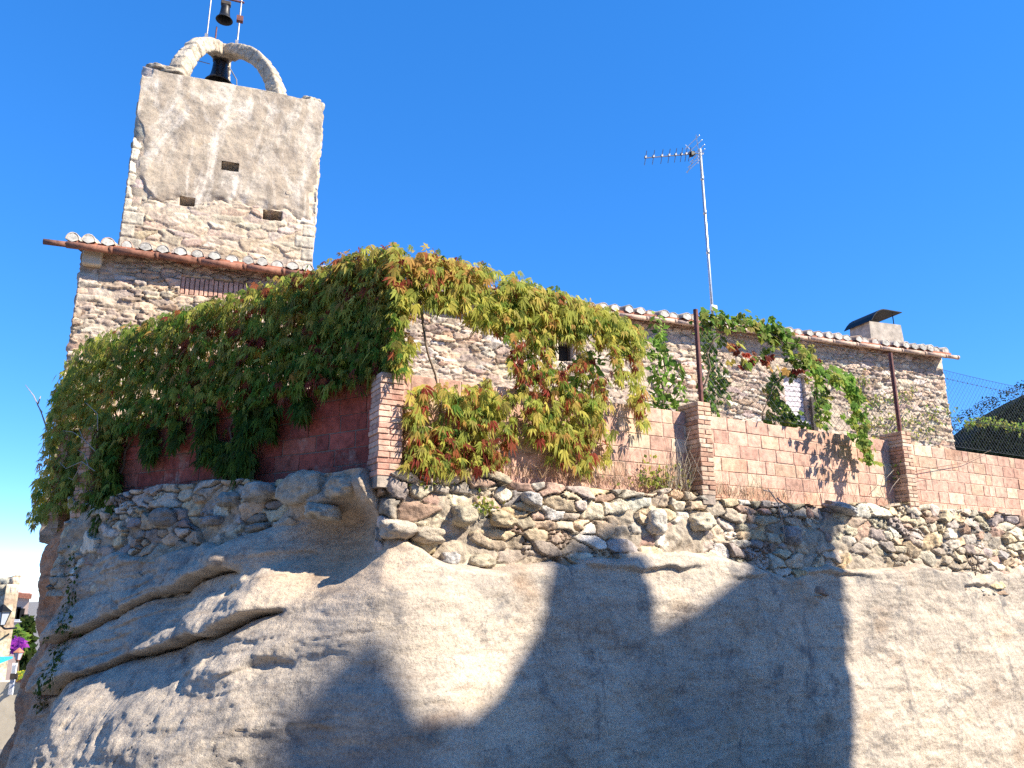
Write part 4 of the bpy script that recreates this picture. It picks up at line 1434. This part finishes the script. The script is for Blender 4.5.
rd = (q[:, 1] > 430) & (r.random(len(q)) < .25)
col[rd] = pick(r, rd.sum(), (REDS, 1))
leaf_mesh('foliage', p3, n3, r.uniform(.04, .125, len(q)), col, cr2, 'palmate', r, .6)
M3 = [(496, 328), (530, 336), (560, 340), (586, 352), (606, 372), (602, 405), (575, 402), (548, 412), (524, 398), (508, 360)]
q, p3, n3 = wall_leaves(M3, 560, r, -.15, .22, 'R', clump=1, seed=34, thr=-.2, scale=14, jit=3.2)
nw = ~((q[:, 0] > 555) & (q[:, 0] < 577) & (q[:, 1] > 340) & (q[:, 1] < 362))
q, p3, n3 = q[nw], p3[nw], n3[nw]
col = pick(r, len(q), (REDS, .26), (AUTUMN, .45), (GREENS * 1.4, .23))
leaf_mesh('foliage', p3, n3, r.uniform(.05, .10, len(q)), col, cr2, 'palmate', r, .9)
pp, nn = [], []
for x, y0, y1, w, nk in ((618, 345, 385, 6, 36), (636, 350, 402, 6, 60), (604, 385, 460, 8, 36), (585, 420, 470, 10, 70), (560, 420, 462, 10, 70), (536, 400, 440, 8, 60), (428, 440, 470, 9, 60), (643, 385, 425, 6, 24)):
    for k in range(nk):
        pp.append(wall_pt(x + r.normal(0, w * .6), r.uniform(y0, y1), 'R', r.uniform(.03, .25))[2]); nn.append(vnR)
leaf_mesh('foliage', pp, nn, r.uniform(.06, .12, len(pp)), pick(r, len(pp), (AUTUMN, .6), (YG, .25), (REDS, .15)), cr2, 'palmate', r, .9)
stems(cr2, [[(400, 470), (405, 420), (395, 360), (400, 300), (470, 285), (560, 310), (640, 345)], [(330, 300), (360, 330), (398, 345)], [(480, 468), (500, 420), (540, 370), (560, 330)], [(588, 470), (596, 420), (585, 370), (575, 330)], [(635, 430), (636, 380), (628, 340)], [(420, 300), (424, 330), (440, 400), (436, 465)]], None, .016, r)

# ---- bright green young shrubs behind the wall
def shrub(px_poly, n, label, seed, o, pal, size, stem_lines, cat='shrub', name='leafy_shrub', kind='simple', group=None):
    r = np.random.default_rng(seed)
    cx_, cy_ = np.mean(np.array(px_poly), 0)
    b = wall_pt(cx_, max(y for _, y in px_poly), 'R', o)[2]
    t = thing(name, (b[0], b[1], 2.6), label, cat, group)
    q, p3, n3 = wall_leaves(px_poly, n, r, o - .18, o + .18, 'R', clump=1, seed=seed, thr=-.35, scale=9)
    leaf_mesh('foliage', p3, n3, r.uniform(size * .7, size * 1.3, len(q)), pick(r, len(q), *pal), t, kind, r, .15)
    stems(t, stem_lines, 'R', .012, r, o=o)
    return t
shrub([(578, 352), (585, 346), (594, 350), (602, 362), (594, 392), (588, 430), (570, 425), (560, 395)], 260, 'bright green shrub among red creeper leaves in front of the dark window', 201, -.25, ((BRIGHT, .8), (YG, .2)), .10, [[(575, 450), (574, 400), (578, 350)], [(575, 430), (566, 380), (560, 356)]])
shrub([(655, 312), (664, 318), (668, 350), (682, 365), (684, 405), (672, 412), (640, 408), (636, 396), (652, 385), (650, 350)], 330, 'slender bright green sapling left of the rusty fence post', 202, -.30, ((BRIGHT, .75), (GREENS * 1.5, .25)), .10, [[(664, 430), (664, 370), (659, 312)], [(664, 410), (645, 400)], [(664, 400), (680, 372)]], 'sapling', 'sapling')
shrub([(698, 328), (712, 318), (722, 335), (722, 360), (732, 375), (728, 408), (714, 416), (700, 412), (702, 380), (706, 360)], 330, 'green bushy sapling at the mast foot, right of the rusty fence post', 203, -.30, ((GREENS * 1.5, .5), (BRIGHT * .8, .5)), .10, [[(712, 430), (714, 380), (712, 325)], [(714, 400), (728, 380)]], 'sapling', 'sapling')
# ---- grapevine on the wires between the posts
r = np.random.default_rng(105)
gv = thing('grapevine', Ps(s1 + 1.5, ZT, 0, 'R'), 'sunlit green grapevine trailing along the fence wires between the two rusty posts', 'climbing plant')
def strand_leaves(lines, r, o, gap, spread, seg='R'):
    pp, nn = [], []
    for ln, dens in lines:
        for (x0, y0), (x1, y1) in zip(ln[:-1], ln[1:]):
            L = math.hypot(x1 - x0, y1 - y0)
            for k in range(max(1, int(L * dens))):
                t = r.random()
                pp.append(wall_pt(lerp(x0, x1, t) + r.normal(0, spread), lerp(y0, y1, t) + r.normal(0, spread), seg, r.uniform(*o))[2]); nn.append(vnR)
    return pp, nn
top_l = [([(700, 318), (722, 318), (745, 322), (775, 328), (795, 342)], 1.8), ([(760, 332), (785, 345), (798, 362)], 1.3)]
pp, nn = strand_leaves(top_l, r, (-.08, .12), 0, 4.2)
leaf_mesh('foliage', pp, nn, r.uniform(.055, .10, len(pp)), pick(r, len(pp), (BRIGHT * .8, .6), (YG * .8, .4)), gv, 'lobed', r, .6)
hang = [([(808, 352), (818, 372), (845, 385), (858, 400), (863, 425), (866, 445), (872, 462)], 1.15), ([(826, 368), (850, 380), (862, 395)], .9), ([(815, 362), (818, 385)], .8), ([(850, 420), (862, 445)], .9), ([(828, 400), (826, 426)], .35)]
pp, nn = strand_leaves(hang, r, (.12, .40), 0, 3.4)
leaf_mesh('foliage', pp, nn, r.uniform(.06, .11, len(pp)), pick(r, len(pp), (BRIGHT, .6), (YG, .3), (GREENS * 1.5, .1)), gv, 'lobed', r, .7)
behind = [([(776, 372), (772, 395), (786, 412), (796, 420)], 1.3), ([(768, 414), (802, 424)], 1.4), ([(818, 388), (822, 424)], 1.0), ([(798, 414), (799, 426)], .8)]
pp, nn = strand_leaves(behind, r, (-.42, -.15), 0, 3.8)
leaf_mesh('foliage', pp, nn, r.uniform(.06, .11, len(pp)), pick(r, len(pp), (BRIGHT * .8, .6), (YG * .8, .2), (GREENS * 1.5, .2)), gv, 'lobed', r, .7)
mid = [([(735, 345), (750, 360), (770, 365)], .9), ([(790, 365), (806, 370), (815, 360)], 1.1), ([(800, 350), (812, 366)], .8)]
pp, nn = strand_leaves(mid, r, (-.1, .1), 0, 7)
leaf_mesh('foliage', pp, nn, r.uniform(.06, .11, len(pp)), pick(r, len(pp), (REDS, .4), (AUTUMN, .4), (GREENS * 1.5, .2)), gv, 'lobed', r, .7)
stems(gv, [[(700, 410), (712, 340), (745, 324), (795, 345), (815, 368), (850, 390), (866, 440)], [(760, 420), (772, 390), (790, 360)], [(815, 365), (818, 420)]], 'R', .010, r, o=.05)
# ---- thin creeper on the house wall at the right
r = np.random.default_rng(106)
wc = thing('wall_creeper', H3(house_pt(900, 400)[0], 2.6, .05), 'sparse yellow green creeper on the farmhouse wall behind the second fence post', 'climbing plant')
pp, nn = [], []
for ln in ([(845, 402), (880, 400), (915, 392)], [(860, 425), (900, 420), (955, 412)], [(870, 440), (905, 432), (935, 430)], [(850, 385), (870, 375)], [(885, 452), (900, 440)]):
    for (x0, y0), (x1, y1) in zip(ln[:-1], ln[1:]):
        for k in range(int(abs(x1 - x0) * 1.7)):
            t = r.random()
            pp.append(house_pt(lerp(x0, x1, t) + r.normal(0, 3), lerp(y0, y1, t) + r.normal(0, 4.5), r.uniform(.03, .12))[2]); nn.append(wn_)
leaf_mesh('foliage', pp, nn, r.uniform(.06, .11, len(pp)), pick(r, len(pp), (YG, .7), (BRIGHT * .8, .3)), wc, 'simple', r, .3)
stems(wc, [[(880, 455), (890, 420), (870, 400), (850, 385)], [(890, 430), (955, 412)]], 'H', .008, r, o=.04)
# ---- weeds in the wall top
def weed(x, y, w, hgt, n, pal, label, seed, size=.06, kind='simple', seg='R', name='weed', o=(.0, .18)):
    r = np.random.default_rng(seed)
    b = wall_pt(x, y, seg, .1)[2]
    t = thing(name, b, label, 'weed')
    pp, nn = [], []
    for k in range(n):
        pp.append(wall_pt(x + r.normal(0, w), y - abs(r.normal(0, hgt)), seg, r.uniform(*o))[2]); nn.append(vnR if seg == 'R' else vnL)
    leaf_mesh('foliage', pp, nn, r.uniform(size * .6, size * 1.3, n), pick(r, n, *pal), t, kind, r, -.1)
    mb = MB()
    for k in range(5):
        e_ = wall_pt(x + r.normal(0, w), y - hgt * r.uniform(.8, 1.8), seg, .1)[2]
        mb.tube([b - UP * .03, lerp(b, e_, .5) + r.normal(0, .01, 3), e_], .003, 4)
    mb.build('stem', M['bark'], t)
weed(660, 486, 16, 10, 190, ((YG, .8), (BRIGHT * .7, .2)), 'low yellow green weed at the foot of the first wall pillar', 301)
weed(420, 486, 8, 8, 50, ((YG, .8), (GREENS, .2)), 'small yellow weed on the wall top below the corner pillar', 302)
weed(484, 512, 6, 8, 60, ((YG * .8, .8), (GREENS, .2)), 'yellow tuft growing out of the rubble stones below the red creeper', 303, o=(.15, .32))
weed(900, 482, 4, 14, 36, ((BRIGHT * .6, 1),), 'small green weed at the foot of the second wall pillar', 304, .05)
# ---- dry grass: nobody could count it
r = np.random.default_rng(110)
mb = MB()
def blades(x0, x1, y0, y1, n, hpx, col, lean=.5, o=(.0, .16), seg='R'):
    for k in range(n):
        x = r.uniform(x0, x1); y = lerp(y0, y1, (x - x0) / (x1 - x0)) + r.uniform(-1, 3)
        b = wall_pt(x, y, seg, r.uniform(*o))[2] - UP * .03
        L = hpx / 95 * r.uniform(.4, 1.2)
        d = UP + vR * r.normal(0, lean) + vnR * r.uniform(-.1, .4)
        d /= np.linalg.norm(d)
        side = np.cross(d, r.normal(0, 1, 3)); side /= np.linalg.norm(side)
        w = .0022
        m_ = b + d * L * .55; tpt = b + d * L + vR * r.normal(0, .05) - UP * L * r.uniform(0, .3)
        c = np.array(col) * r.uniform(.6, 1.25)
        mb.add([b - side * w, b + side * w, m_ + side * w * .8, m_ - side * w * .8, tpt], [(0, 1, 2, 3), (3, 2, 4)], c)
blades(560, 690, 476, 488, 300, 20, (.40, .24, .15))
blades(600, 690, 478, 488, 70, 62, (.46, .34, .22), .35)
blades(702, 790, 490, 496, 260, 20, (.40, .30, .20))
blades(702, 860, 490, 502, 55, 52, (.48, .38, .26), .3)
blades(668, 690, 484, 488, 60, 60, (.50, .42, .30), .2, (.1, .2))
blades(860, 1010, 505, 516, 90, 22, (.42, .33, .2))
blades(400, 560, 468, 474, 300, 20, (.36, .22, .12))
dg = mb.build('dry_grass', M['straw'])
tag(dg, 'dry straw coloured grass along the foot of the orange brick wall', 'grass', kind='stuff')

# ---- dead twigs
def twig(lines, label, seg, o, rad, seed, mat='twig', name='dead_branch', cat='branch', plane=None):
    r = np.random.default_rng(seed)
    mb = MB()
    first = None
    for ln in lines:
        pts = []
        for i, pt in enumerate(ln):
            x, y = pt[:2]
            oo = o + (pt[2] if len(pt) > 2 else 0)
            p = wall_pt(x, y, seg, oo)[2]
            pts.append(p + r.normal(0, .006, 3))
        if first is None: first = pts[0]
        mb.tube(pts, list(np.linspace(rad, rad * .35, len(pts))), 5)
    ob = mb.build(name, M[mat], None, True)
    tag(ob, label, cat)
    return ob
twig([[(48, 432), (42, 412), (33, 396), (25, 385)], [(42, 412), (37, 404)], [(38, 404), (40, 396)]], 'grey bare branch sticking up against the sky from the left end of the creeper', 'L', .1, .011, 401)
twig([[(95, 470), (82, 462), (66, 468), (60, 462)], [(82, 462), (72, 480), (68, 478)], [(95, 452), (84, 440), (72, 432), (63, 430)], [(84, 440), (78, 428)], [(90, 470), (84, 455), (77, 450)], [(98, 430), (97, 415), (90, 407), (86, 404)]], 'pale bare twigs in front of the leftmost brick pillar', 'L', .28, .006, 402)
twig([[(768, 489), (778, 503), (783, 522), (786, 541)], [(776, 498), (792, 510), (800, 526), (806, 536)], [(762, 490), (772, 492)]], 'forked pale dead branch hanging over the stone wall in the shade', 'R', .36, .009, 403)
twig([[(886, 482), (920, 470), (965, 462), (990, 450)], [(886, 482), (930, 476)]], 'thin bare runner slanting across the orange bricks right of the second pillar', 'R', .05, .006, 404, 'bark')
twig([[(886, 500), (880, 488), (886, 470), (880, 452)], [(886, 500), (892, 486), (899, 478)], [(886, 500), (876, 492)], [(884, 480), (894, 470)]], 'tangle of dry stems at the second pillar foot', 'R', .15, .005, 405)
twig([[(975, 575), (968, 560), (966, 548)], [(975, 575), (978, 556), (985, 545)], [(972, 566), (962, 556)], [(978, 560), (990, 556)], [(974, 570), (971, 552)]], 'dark dry tuft hanging on the stone wall near its far right end', 'R', .33, .006, 406, 'bark', 'dead_weed', 'weed')
twig([[(690, 486), (700, 470), (690, 452)], [(677, 486), (682, 460), (676, 438)], [(684, 488), (690, 465), (684, 445), (690, 430)], [(697, 470), (707, 485)]], 'bare stems standing against the first brick pillar', 'R', .28, .004, 407)

# ================================================================== dark hedge at the far right
def hedge():
    r = np.random.default_rng(120)
    t = thing('clipped_hedge', (*at_depth(1000, 455, 17.5)[:2], 2.0), 'dark evergreen hedge with a sloping top behind the far right end of the brick wall', 'hedge')
    tri = [(963, 432), (975, 420), (995, 404), (1015, 392), (1040, 378), (1090, 355), (1150, 330), (1150, 520), (963, 520)]
    mb = MB()
    Y = 17.5
    o = at_depth(0, 589, Y)
    pl_ = [at_depth(x, y, Y) for x, y in tri]
    n = len(pl_)
    V = [p + np.array([.25, .12, -.12]) for p in pl_] + [p + np.array([.5, 2.2, -.10]) for p in pl_]
    F = [tuple(range(n))[::-1], tuple(range(n, 2 * n))] + [(i, (i + 1) % n, (i + 1) % n + n, i + n) for i in range(n)]
    mb.add(V, F, (.012, .022, .012))
    mb.build('crown_core', M['leaf'], t)
    q = sample_poly(tri, 11000, r)
    p3 = np.array([at_depth(x, y, Y + r.uniform(-.22, .12)) for x, y in q])
    # leaves over the top of the hedge too
    m_ = []
    for (x0, y0), (x1, y1) in zip(tri[:6], tri[1:7]):
        for k in range(200):
            u_ = r.random()
            m_.append(at_depth(lerp(x0, x1, u_), lerp(y0, y1, u_), Y) + np.array([r.normal(0, .05), r.uniform(0, 2.0), r.normal(0, .05)]))
    p3 = np.concatenate([p3, m_])
    leaf_mesh('foliage', p3, np.tile([-.2, -.9, .1], (len(p3), 1)), r.uniform(.04, .075, len(p3)), pick(r, len(p3), (np.array([(.010, .024, .012), (.014, .032, .014), (.018, .036, .018)]), 1)), t, 'simple', r, -.2)
    t2 = thing('ivy_spray', at_depth(1000, 425, 16.9), 'bright yellow green ivy spray along the middle of the dark hedge', 'climbing plant')
    pp = []
    for k in range(420):
        x = r.uniform(966, 1060); y = np.interp(x, [966, 985, 1024, 1060], [424, 420, 428, 436]) + r.normal(0, 2.6)
        pp.append(at_depth(x, y, 17.15 + r.uniform(-.1, .1)))
    leaf_mesh('foliage', pp, np.tile([.2, -.8, .3], (len(pp), 1)), r.uniform(.06, .12, len(pp)), pick(r, len(pp), (YG, .6), (BRIGHT, .4)), t2, 'simple', r, .4)
    mb = MB()
    mb.tube([at_depth(x, y, 17.2) for x, y in ((966, 426), (985, 422), (1024, 430), (1060, 438))], .012, 5)
    mb.build('stem', M['bark'], t2)
hedge()

# ================================================================== down the street at the far left
def stone_block(name, px0, px1, ytop, Y, depth, label, cat, seed, slope=(0, 0)):
    """a distant ruined stone gable end"""
    a = at_depth(px0, 600, Y); b = at_depth(px1, 600, Y)
    zt = at_depth(px1, ytop, Y)[2]
    W = b[0] - a[0]
    gz = float(ground_z(b[0], Y)) - .3
    t = thing(name, ((a[0] + b[0]) / 2, Y, gz), label, cat)
    ss = np.arange(0, W, .06); zz = np.arange(gz, zt, .06)
    S, Z = np.meshgrid(ss, zz)
    e, h, bx, bz = masonry(S, Z, .45, .22, seed)
    O = (.01 + .08 * h(2)) * sst(0, .35, e)
    pal = [(.48, .38, .27), (.54, .45, .33), (.42, .33, .24), (.56, .50, .40)]
    C = stone_cols(h, e, pal, (.34, .26, .18), .12, .2)
    Zc = np.minimum(Z, zt - .05 + .2 * fbm(ss * .8, ss * 0, 0, 3, seed)[None, :] * 1.0)
    (S2, Z2), O2 = skirt([S, Zc], O, .3)
    C2 = np.pad(C, ((1, 1), (1, 1), (0, 0)), mode='edge')
    V = np.stack([a[0] + S2, Y - O2, Z2], -1)
    mesh_obj('wall', V.reshape(-1, 3), grid_faces(*S2.shape), M['house_stone'], t, C2.reshape(-1, 3), True)
    rv = np.array([b[0], Y]); rv /= np.linalg.norm(rv)
    side_wall(np.array([b[0], Y]), rv, np.array([rv[1], -rv[0]]), depth, zt - .3, seed + 1, t, 'side_wall', M['house_stone'], pal, (.34, .26, .18), .45, .22, .1, gz)
    return t
r = np.random.default_rng(130)
ruin = stone_block('stone_house', -160, 13.5, 572, 26, 6, 'tall old rubble stone house down the street, its ragged wall beside the wall lamp', 'house', 801)
# pink house behind it
def pink_house():
    Y = 62.0
    a, b = at_depth(-60, 600, Y), at_depth(29.5, 600, Y)
    zt = at_depth(27, 593, Y)[2]
    gz = float(ground_z(b[0], Y)) - .5
    t = thing('village_house', ((a[0] + b[0]) / 2, Y, gz), 'distant pale pink village house with a thin red tile verge', 'house')
    mb = MB()
    rv = np.array([b[0], Y, 0]); rv /= np.linalg.norm(rv)
    mb.box((a[0], Y, gz), (b[0] - a[0], 0, 0), rv * 9, (0, 0, zt - gz))
    mb.build('wall', M['pinkwall'], t)
    mb = MB()
    mb.prism([(-.2, 0), (b[0] - a[0] + .35, -.9), (b[0] - a[0] + .35, -.55), (-.2, .35)], (a[0], Y - .35, zt + .1 + .35), (1, 0, 0), (0, 0, 1), rv * 9.6)
    mb.build('roof', M['redtile'], t)
    for (x, y) in ((20.5, 614.5), (24.5, 620.5), (16.5, 613)):
        c = at_depth(x, y, Y)
        mb = MB()
        mb.box(c + np.array([-.28, -.03, -.45]), (.56, 0, 0), (0, .05, 0), (0, 0, .9))
        w = mb.build('window', M['dark'], t)
        mb = MB()
        mb.box(c + np.array([-.36, -.08, -.55]), (.72, 0, 0), (0, .10, 0), (0, 0, .08))
        mb.build('sill', M['white'], w)
pink_house()
# lamps
def lantern(px, py, Y, hpx, label, bracket):
    k = Y / ray(px, py)[1] / FPX         # metres per pixel
    c = at_depth(px, py, Y)
    h = hpx * k
    t = thing('street_lamp', c if not bracket else c, label, 'street lamp', 'old lantern street lamps')
    mb = MB()
    mb.lathe(c, [(h * .22, -h * .5), (h * .42, h * .15)], 6)
    mb.build('glass_shade', M['glassgrey'], t)
    mb = MB()
    mb.lathe(c, [(h * .50, h * .15), (h * .46, h * .20), (h * .18, h * .42), (h * .10, h * .50), (0, h * .55)], 6)
    mb.lathe(c, [(0, -h * .56), (h * .2, -h * .54), (h * .23, -h * .5), (h * .22, -h * .48)], 6)
    for i in range(6):
        w = math.pi / 3 * i
        d = np.array([math.cos(w), math.sin(w), 0])
        mb.tube([c + d * h * .225 - UP * h * .5, c + d * h * .43 + UP * h * .15], h * .02, 4)
    mb.build('lantern_frame', M['blackmetal'] if bracket else M['redtile'], t)
    mb = MB()
    if bracket:
        mb.tube([c - UP * h * .5, c - UP * h * .72 + np.array([0, .25, 0]), c - UP * h * .72 + np.array([0, .84, 0])], h * .05, 6)
        mb.build('bracket', M['blackmetal'], t)
    else:
        gz = float(ground_z(c[0], c[1]))
        mb.tube([c - UP * h * .5, np.array([c[0], c[1], gz])], h * .09, 8)
        mb.build('post', M['darkwood'], t)
lantern(2, 615, 25.2, 19, 'larger lantern on an iron bracket on the front of the ragged stone house', True)
lantern(18.5, 654, 34, 11, 'smaller far lantern on a post below the purple bougainvillea', False)
def blob_plant(name, pts, label, cat, Y, n, pal, size, spread, seed, stem_to):
    r = np.random.default_rng(seed)
    c = at_depth(*np.mean(np.array(pts), 0), Y)
    t = thing(name, c, label, cat)
    pp = []
    for k in range(n):
        x, y = pts[r.integers(len(pts))]
        pp.append(at_depth(x + r.normal(0, spread), y + r.normal(0, spread), Y + r.normal(0, .35)))
    leaf_mesh('foliage', pp, np.tile([0, -.8, .4], (n, 1)), r.uniform(size * .6, size * 1.3, n), pick(r, n, *pal), t, 'simple', r, .1)
    mb = MB()
    x, y = stem_to
    mb.tube([at_depth(x, y, Y), at_depth(x + .5, (y + pts[0][1]) / 2, Y), at_depth(*pts[0], Y)], [.08, .06, .03], 6)
    mb.build('trunk', M['bark'], t)
blob_plant('green_climber', [(16, 632), (14, 640), (19, 637), (21, 644)], 'green climber above the purple bougainvillea', 'climbing plant', 40, 330, ((GREENS * 1.6, .7), (BRIGHT * .6, .3)), .34, 2.4, 501, (17, 690))
blob_plant('bougainvillea', [(17, 641), (18, 645), (15, 647), (19, 643)], 'purple flowering bougainvillea behind the far lantern', 'flowering plant', 38.5, 260, ((np.array([(.26, .03, .30), (.34, .05, .38), (.20, .03, .26)]), 1),), .28, 1.6, 502, (17, 690))
blob_plant('dark_cypress', [(27, 630), (26, 640), (26, 650), (25, 660), (27, 645), (28, 622), (25, 668)], 'tall dark cypress beside the rock edge', 'tree', 44, 900, ((GREENS * .35, 1),), .4, 1.8, 503, (26, 690))
blob_plant('yellow_flowers', [(21, 674), (23, 674), (25, 675)], 'yellow flowers in the planter below the lamp', 'flowers', 25.7, 160, ((np.array([(.60, .48, .03), (.50, .45, .05), (.2, .3, .04)]), 1),), .14, .9, 504, (23, 678))
def low_wall():
    Y = 25.6
    a, b = at_depth(-40, 683, Y), at_depth(40, 676, Y)
    t = thing('low_wall', ((a[0] + b[0]) / 2, Y, a[2]), 'low cream street wall under the yellow flowers', 'wall')
    mb = MB()
    gz = float(ground_z(a[0], Y)) - .8
    mb.box((a[0], Y, gz), (b[0] - a[0], 0, 0), (0, .5, 0), (0, 0, at_depth(20, 682, Y)[2] - gz))
    mb.build('wall_face', M['creamwall'], t)
    mb = MB()
    z = at_depth(20, 682, Y)[2]
    a2, b2 = at_depth(18, 680, Y), at_depth(32, 680, Y)
    mb.box((a2[0], Y - .15, z + .003), (b2[0] - a2[0], 0, 0), (0, .55, 0), (0, 0, at_depth(20, 677, Y)[2] - z), None, .02)
    mb.build('planter', M['redtile'], t)
low_wall()
def awning():
    Y = 25.2
    a, b = at_depth(-12, 662, Y), at_depth(12.5, 657, Y)
    t = thing('shop_awning', ((a[0] + b[0]) / 2, Y, a[2]), 'turquoise blue awning hung low on the ragged stone house', 'awning')
    mb = MB()
    z1, z0 = at_depth(0, 656.5, Y)[2], at_depth(0, 663.5, Y)[2]
    mb.prism([(0, z1 - z0), (-.9, .1), (-.9, 0), (-.86, 0), (.04, z1 - z0 - .05)], (a[0], Y, z0), (0, 1, 0), (0, 0, 1), (b[0] - a[0], 0, 0))
    mb.build('canvas', M['blue'], t)
    mb = MB()
    mb.tube([(a[0], Y - .9, z0 + .05), (b[0], Y - .9, z0 + .05)], .03, 6)
    mb.build('front_bar', M['white'], t)
awning()
def gate():
    Y = 25.0
    a, b = at_depth(7.5, 695, Y), at_depth(17, 663, Y)
    t = thing('garden_gate', ((a[0] + b[0]) / 2, Y, a[2]), 'white painted gate below the turquoise awning', 'gate')
    mb = MB()
    w = b[0] - a[0]
    for i in range(5):
        mb.box((a[0] + w * i / 5 + .01, Y, a[2]), (w / 5 - .02, 0, 0), (0, .05, 0), (0, 0, b[2] - a[2] - .05 * (i % 2)), None, .01)
    mb.build('gate_board', M['white'], t)
    mb = MB()
    mb.box((a[0] + w * .12, Y - .05, a[2] + .45), (.22, 0, 0), (0, .045, 0), (0, 0, .16))
    mb.build('latch', M['darkwood'], t)
gate()

# ================================================================== house across the street, whose gables and chimneys shade the rock
lat = np.array([-SH[1], SH[0], 0])
D0 = 13.5
# street front seen as a skyline: (metres along it, height); two chimneys, a low ridge and a raised end bay
skyline = [(5.2, 15.9), (5.28, 16.1), (5.45, 16.28), (5.6, 16.22), (5.64, 15.3), (6.0, 15.07), (6.35, 15.12), (6.85, 15.42), (6.95, 15.75), (7.08, 16.02), (7.4, 16.02), (7.86, 15.95),
           (7.89, 14.65), (8.3, 14.5), (9.1, 14.45), (9.18, 15.15), (10.38, 14.28), (10.12, 12.8), (9.80, 11.6)]  # end edge leans inward only to fit its shadow line on the rock
nb = thing('neighbour_house', (*(SH * D0)[:2], 0), 'tall gabled house across the street behind the viewer', 'house')
gz = -.5
poly = [(skyline[0][0], gz)] + skyline + [(skyline[-1][0], gz)]
mb = MB()
mb.prism(poly, SH * D0, lat, UP, SH * 5.0 - lat * 1.25)
mb.build('wall', M['caster'], nb)
for (x0, y0, x1, y1, zt, lab) in ((-16, -7.5, -3.0, -6.5, 8.5, 'unseen plain house added behind the viewer to cut the sky light, the long one'), (-2.6, -6.5, 7.5, -5.8, 9.5, 'taller unseen house added directly behind the viewer to cut the sky light')):
    h_ = thing('sky_blocker_house', ((x0 + x1) / 2, y0, gz), lab, 'house')  # added out of view to block sky and deepen the shade on the walls
    mb = MB()
    e1 = np.array([x1 - x0, y1 - y0, 0.0]); e2_ = np.array([y1 - y0, -(x1 - x0), 0.0]); e2_ = e2_ / np.linalg.norm(e2_) * 8
    mb.prism([(0, 0), (8, 0), (8, zt - gz), (4, zt - gz + 1.6), (0, zt - gz)], (x0, y0, gz), e2_ / 8, UP, e1)
    mb.build('wall', M['caster'], h_)
    mb = MB()
    mb.prism([(-.4, zt - gz - .1), (4, zt - gz + 1.65), (8.4, zt - gz - .1), (8.4, zt - gz + .05), (4, zt - gz + 1.8), (-.4, zt - gz + .05)], (x0, y0, gz), e2_ / 8, UP, e1)
    mb.build('roof', M['redtile'], h_)
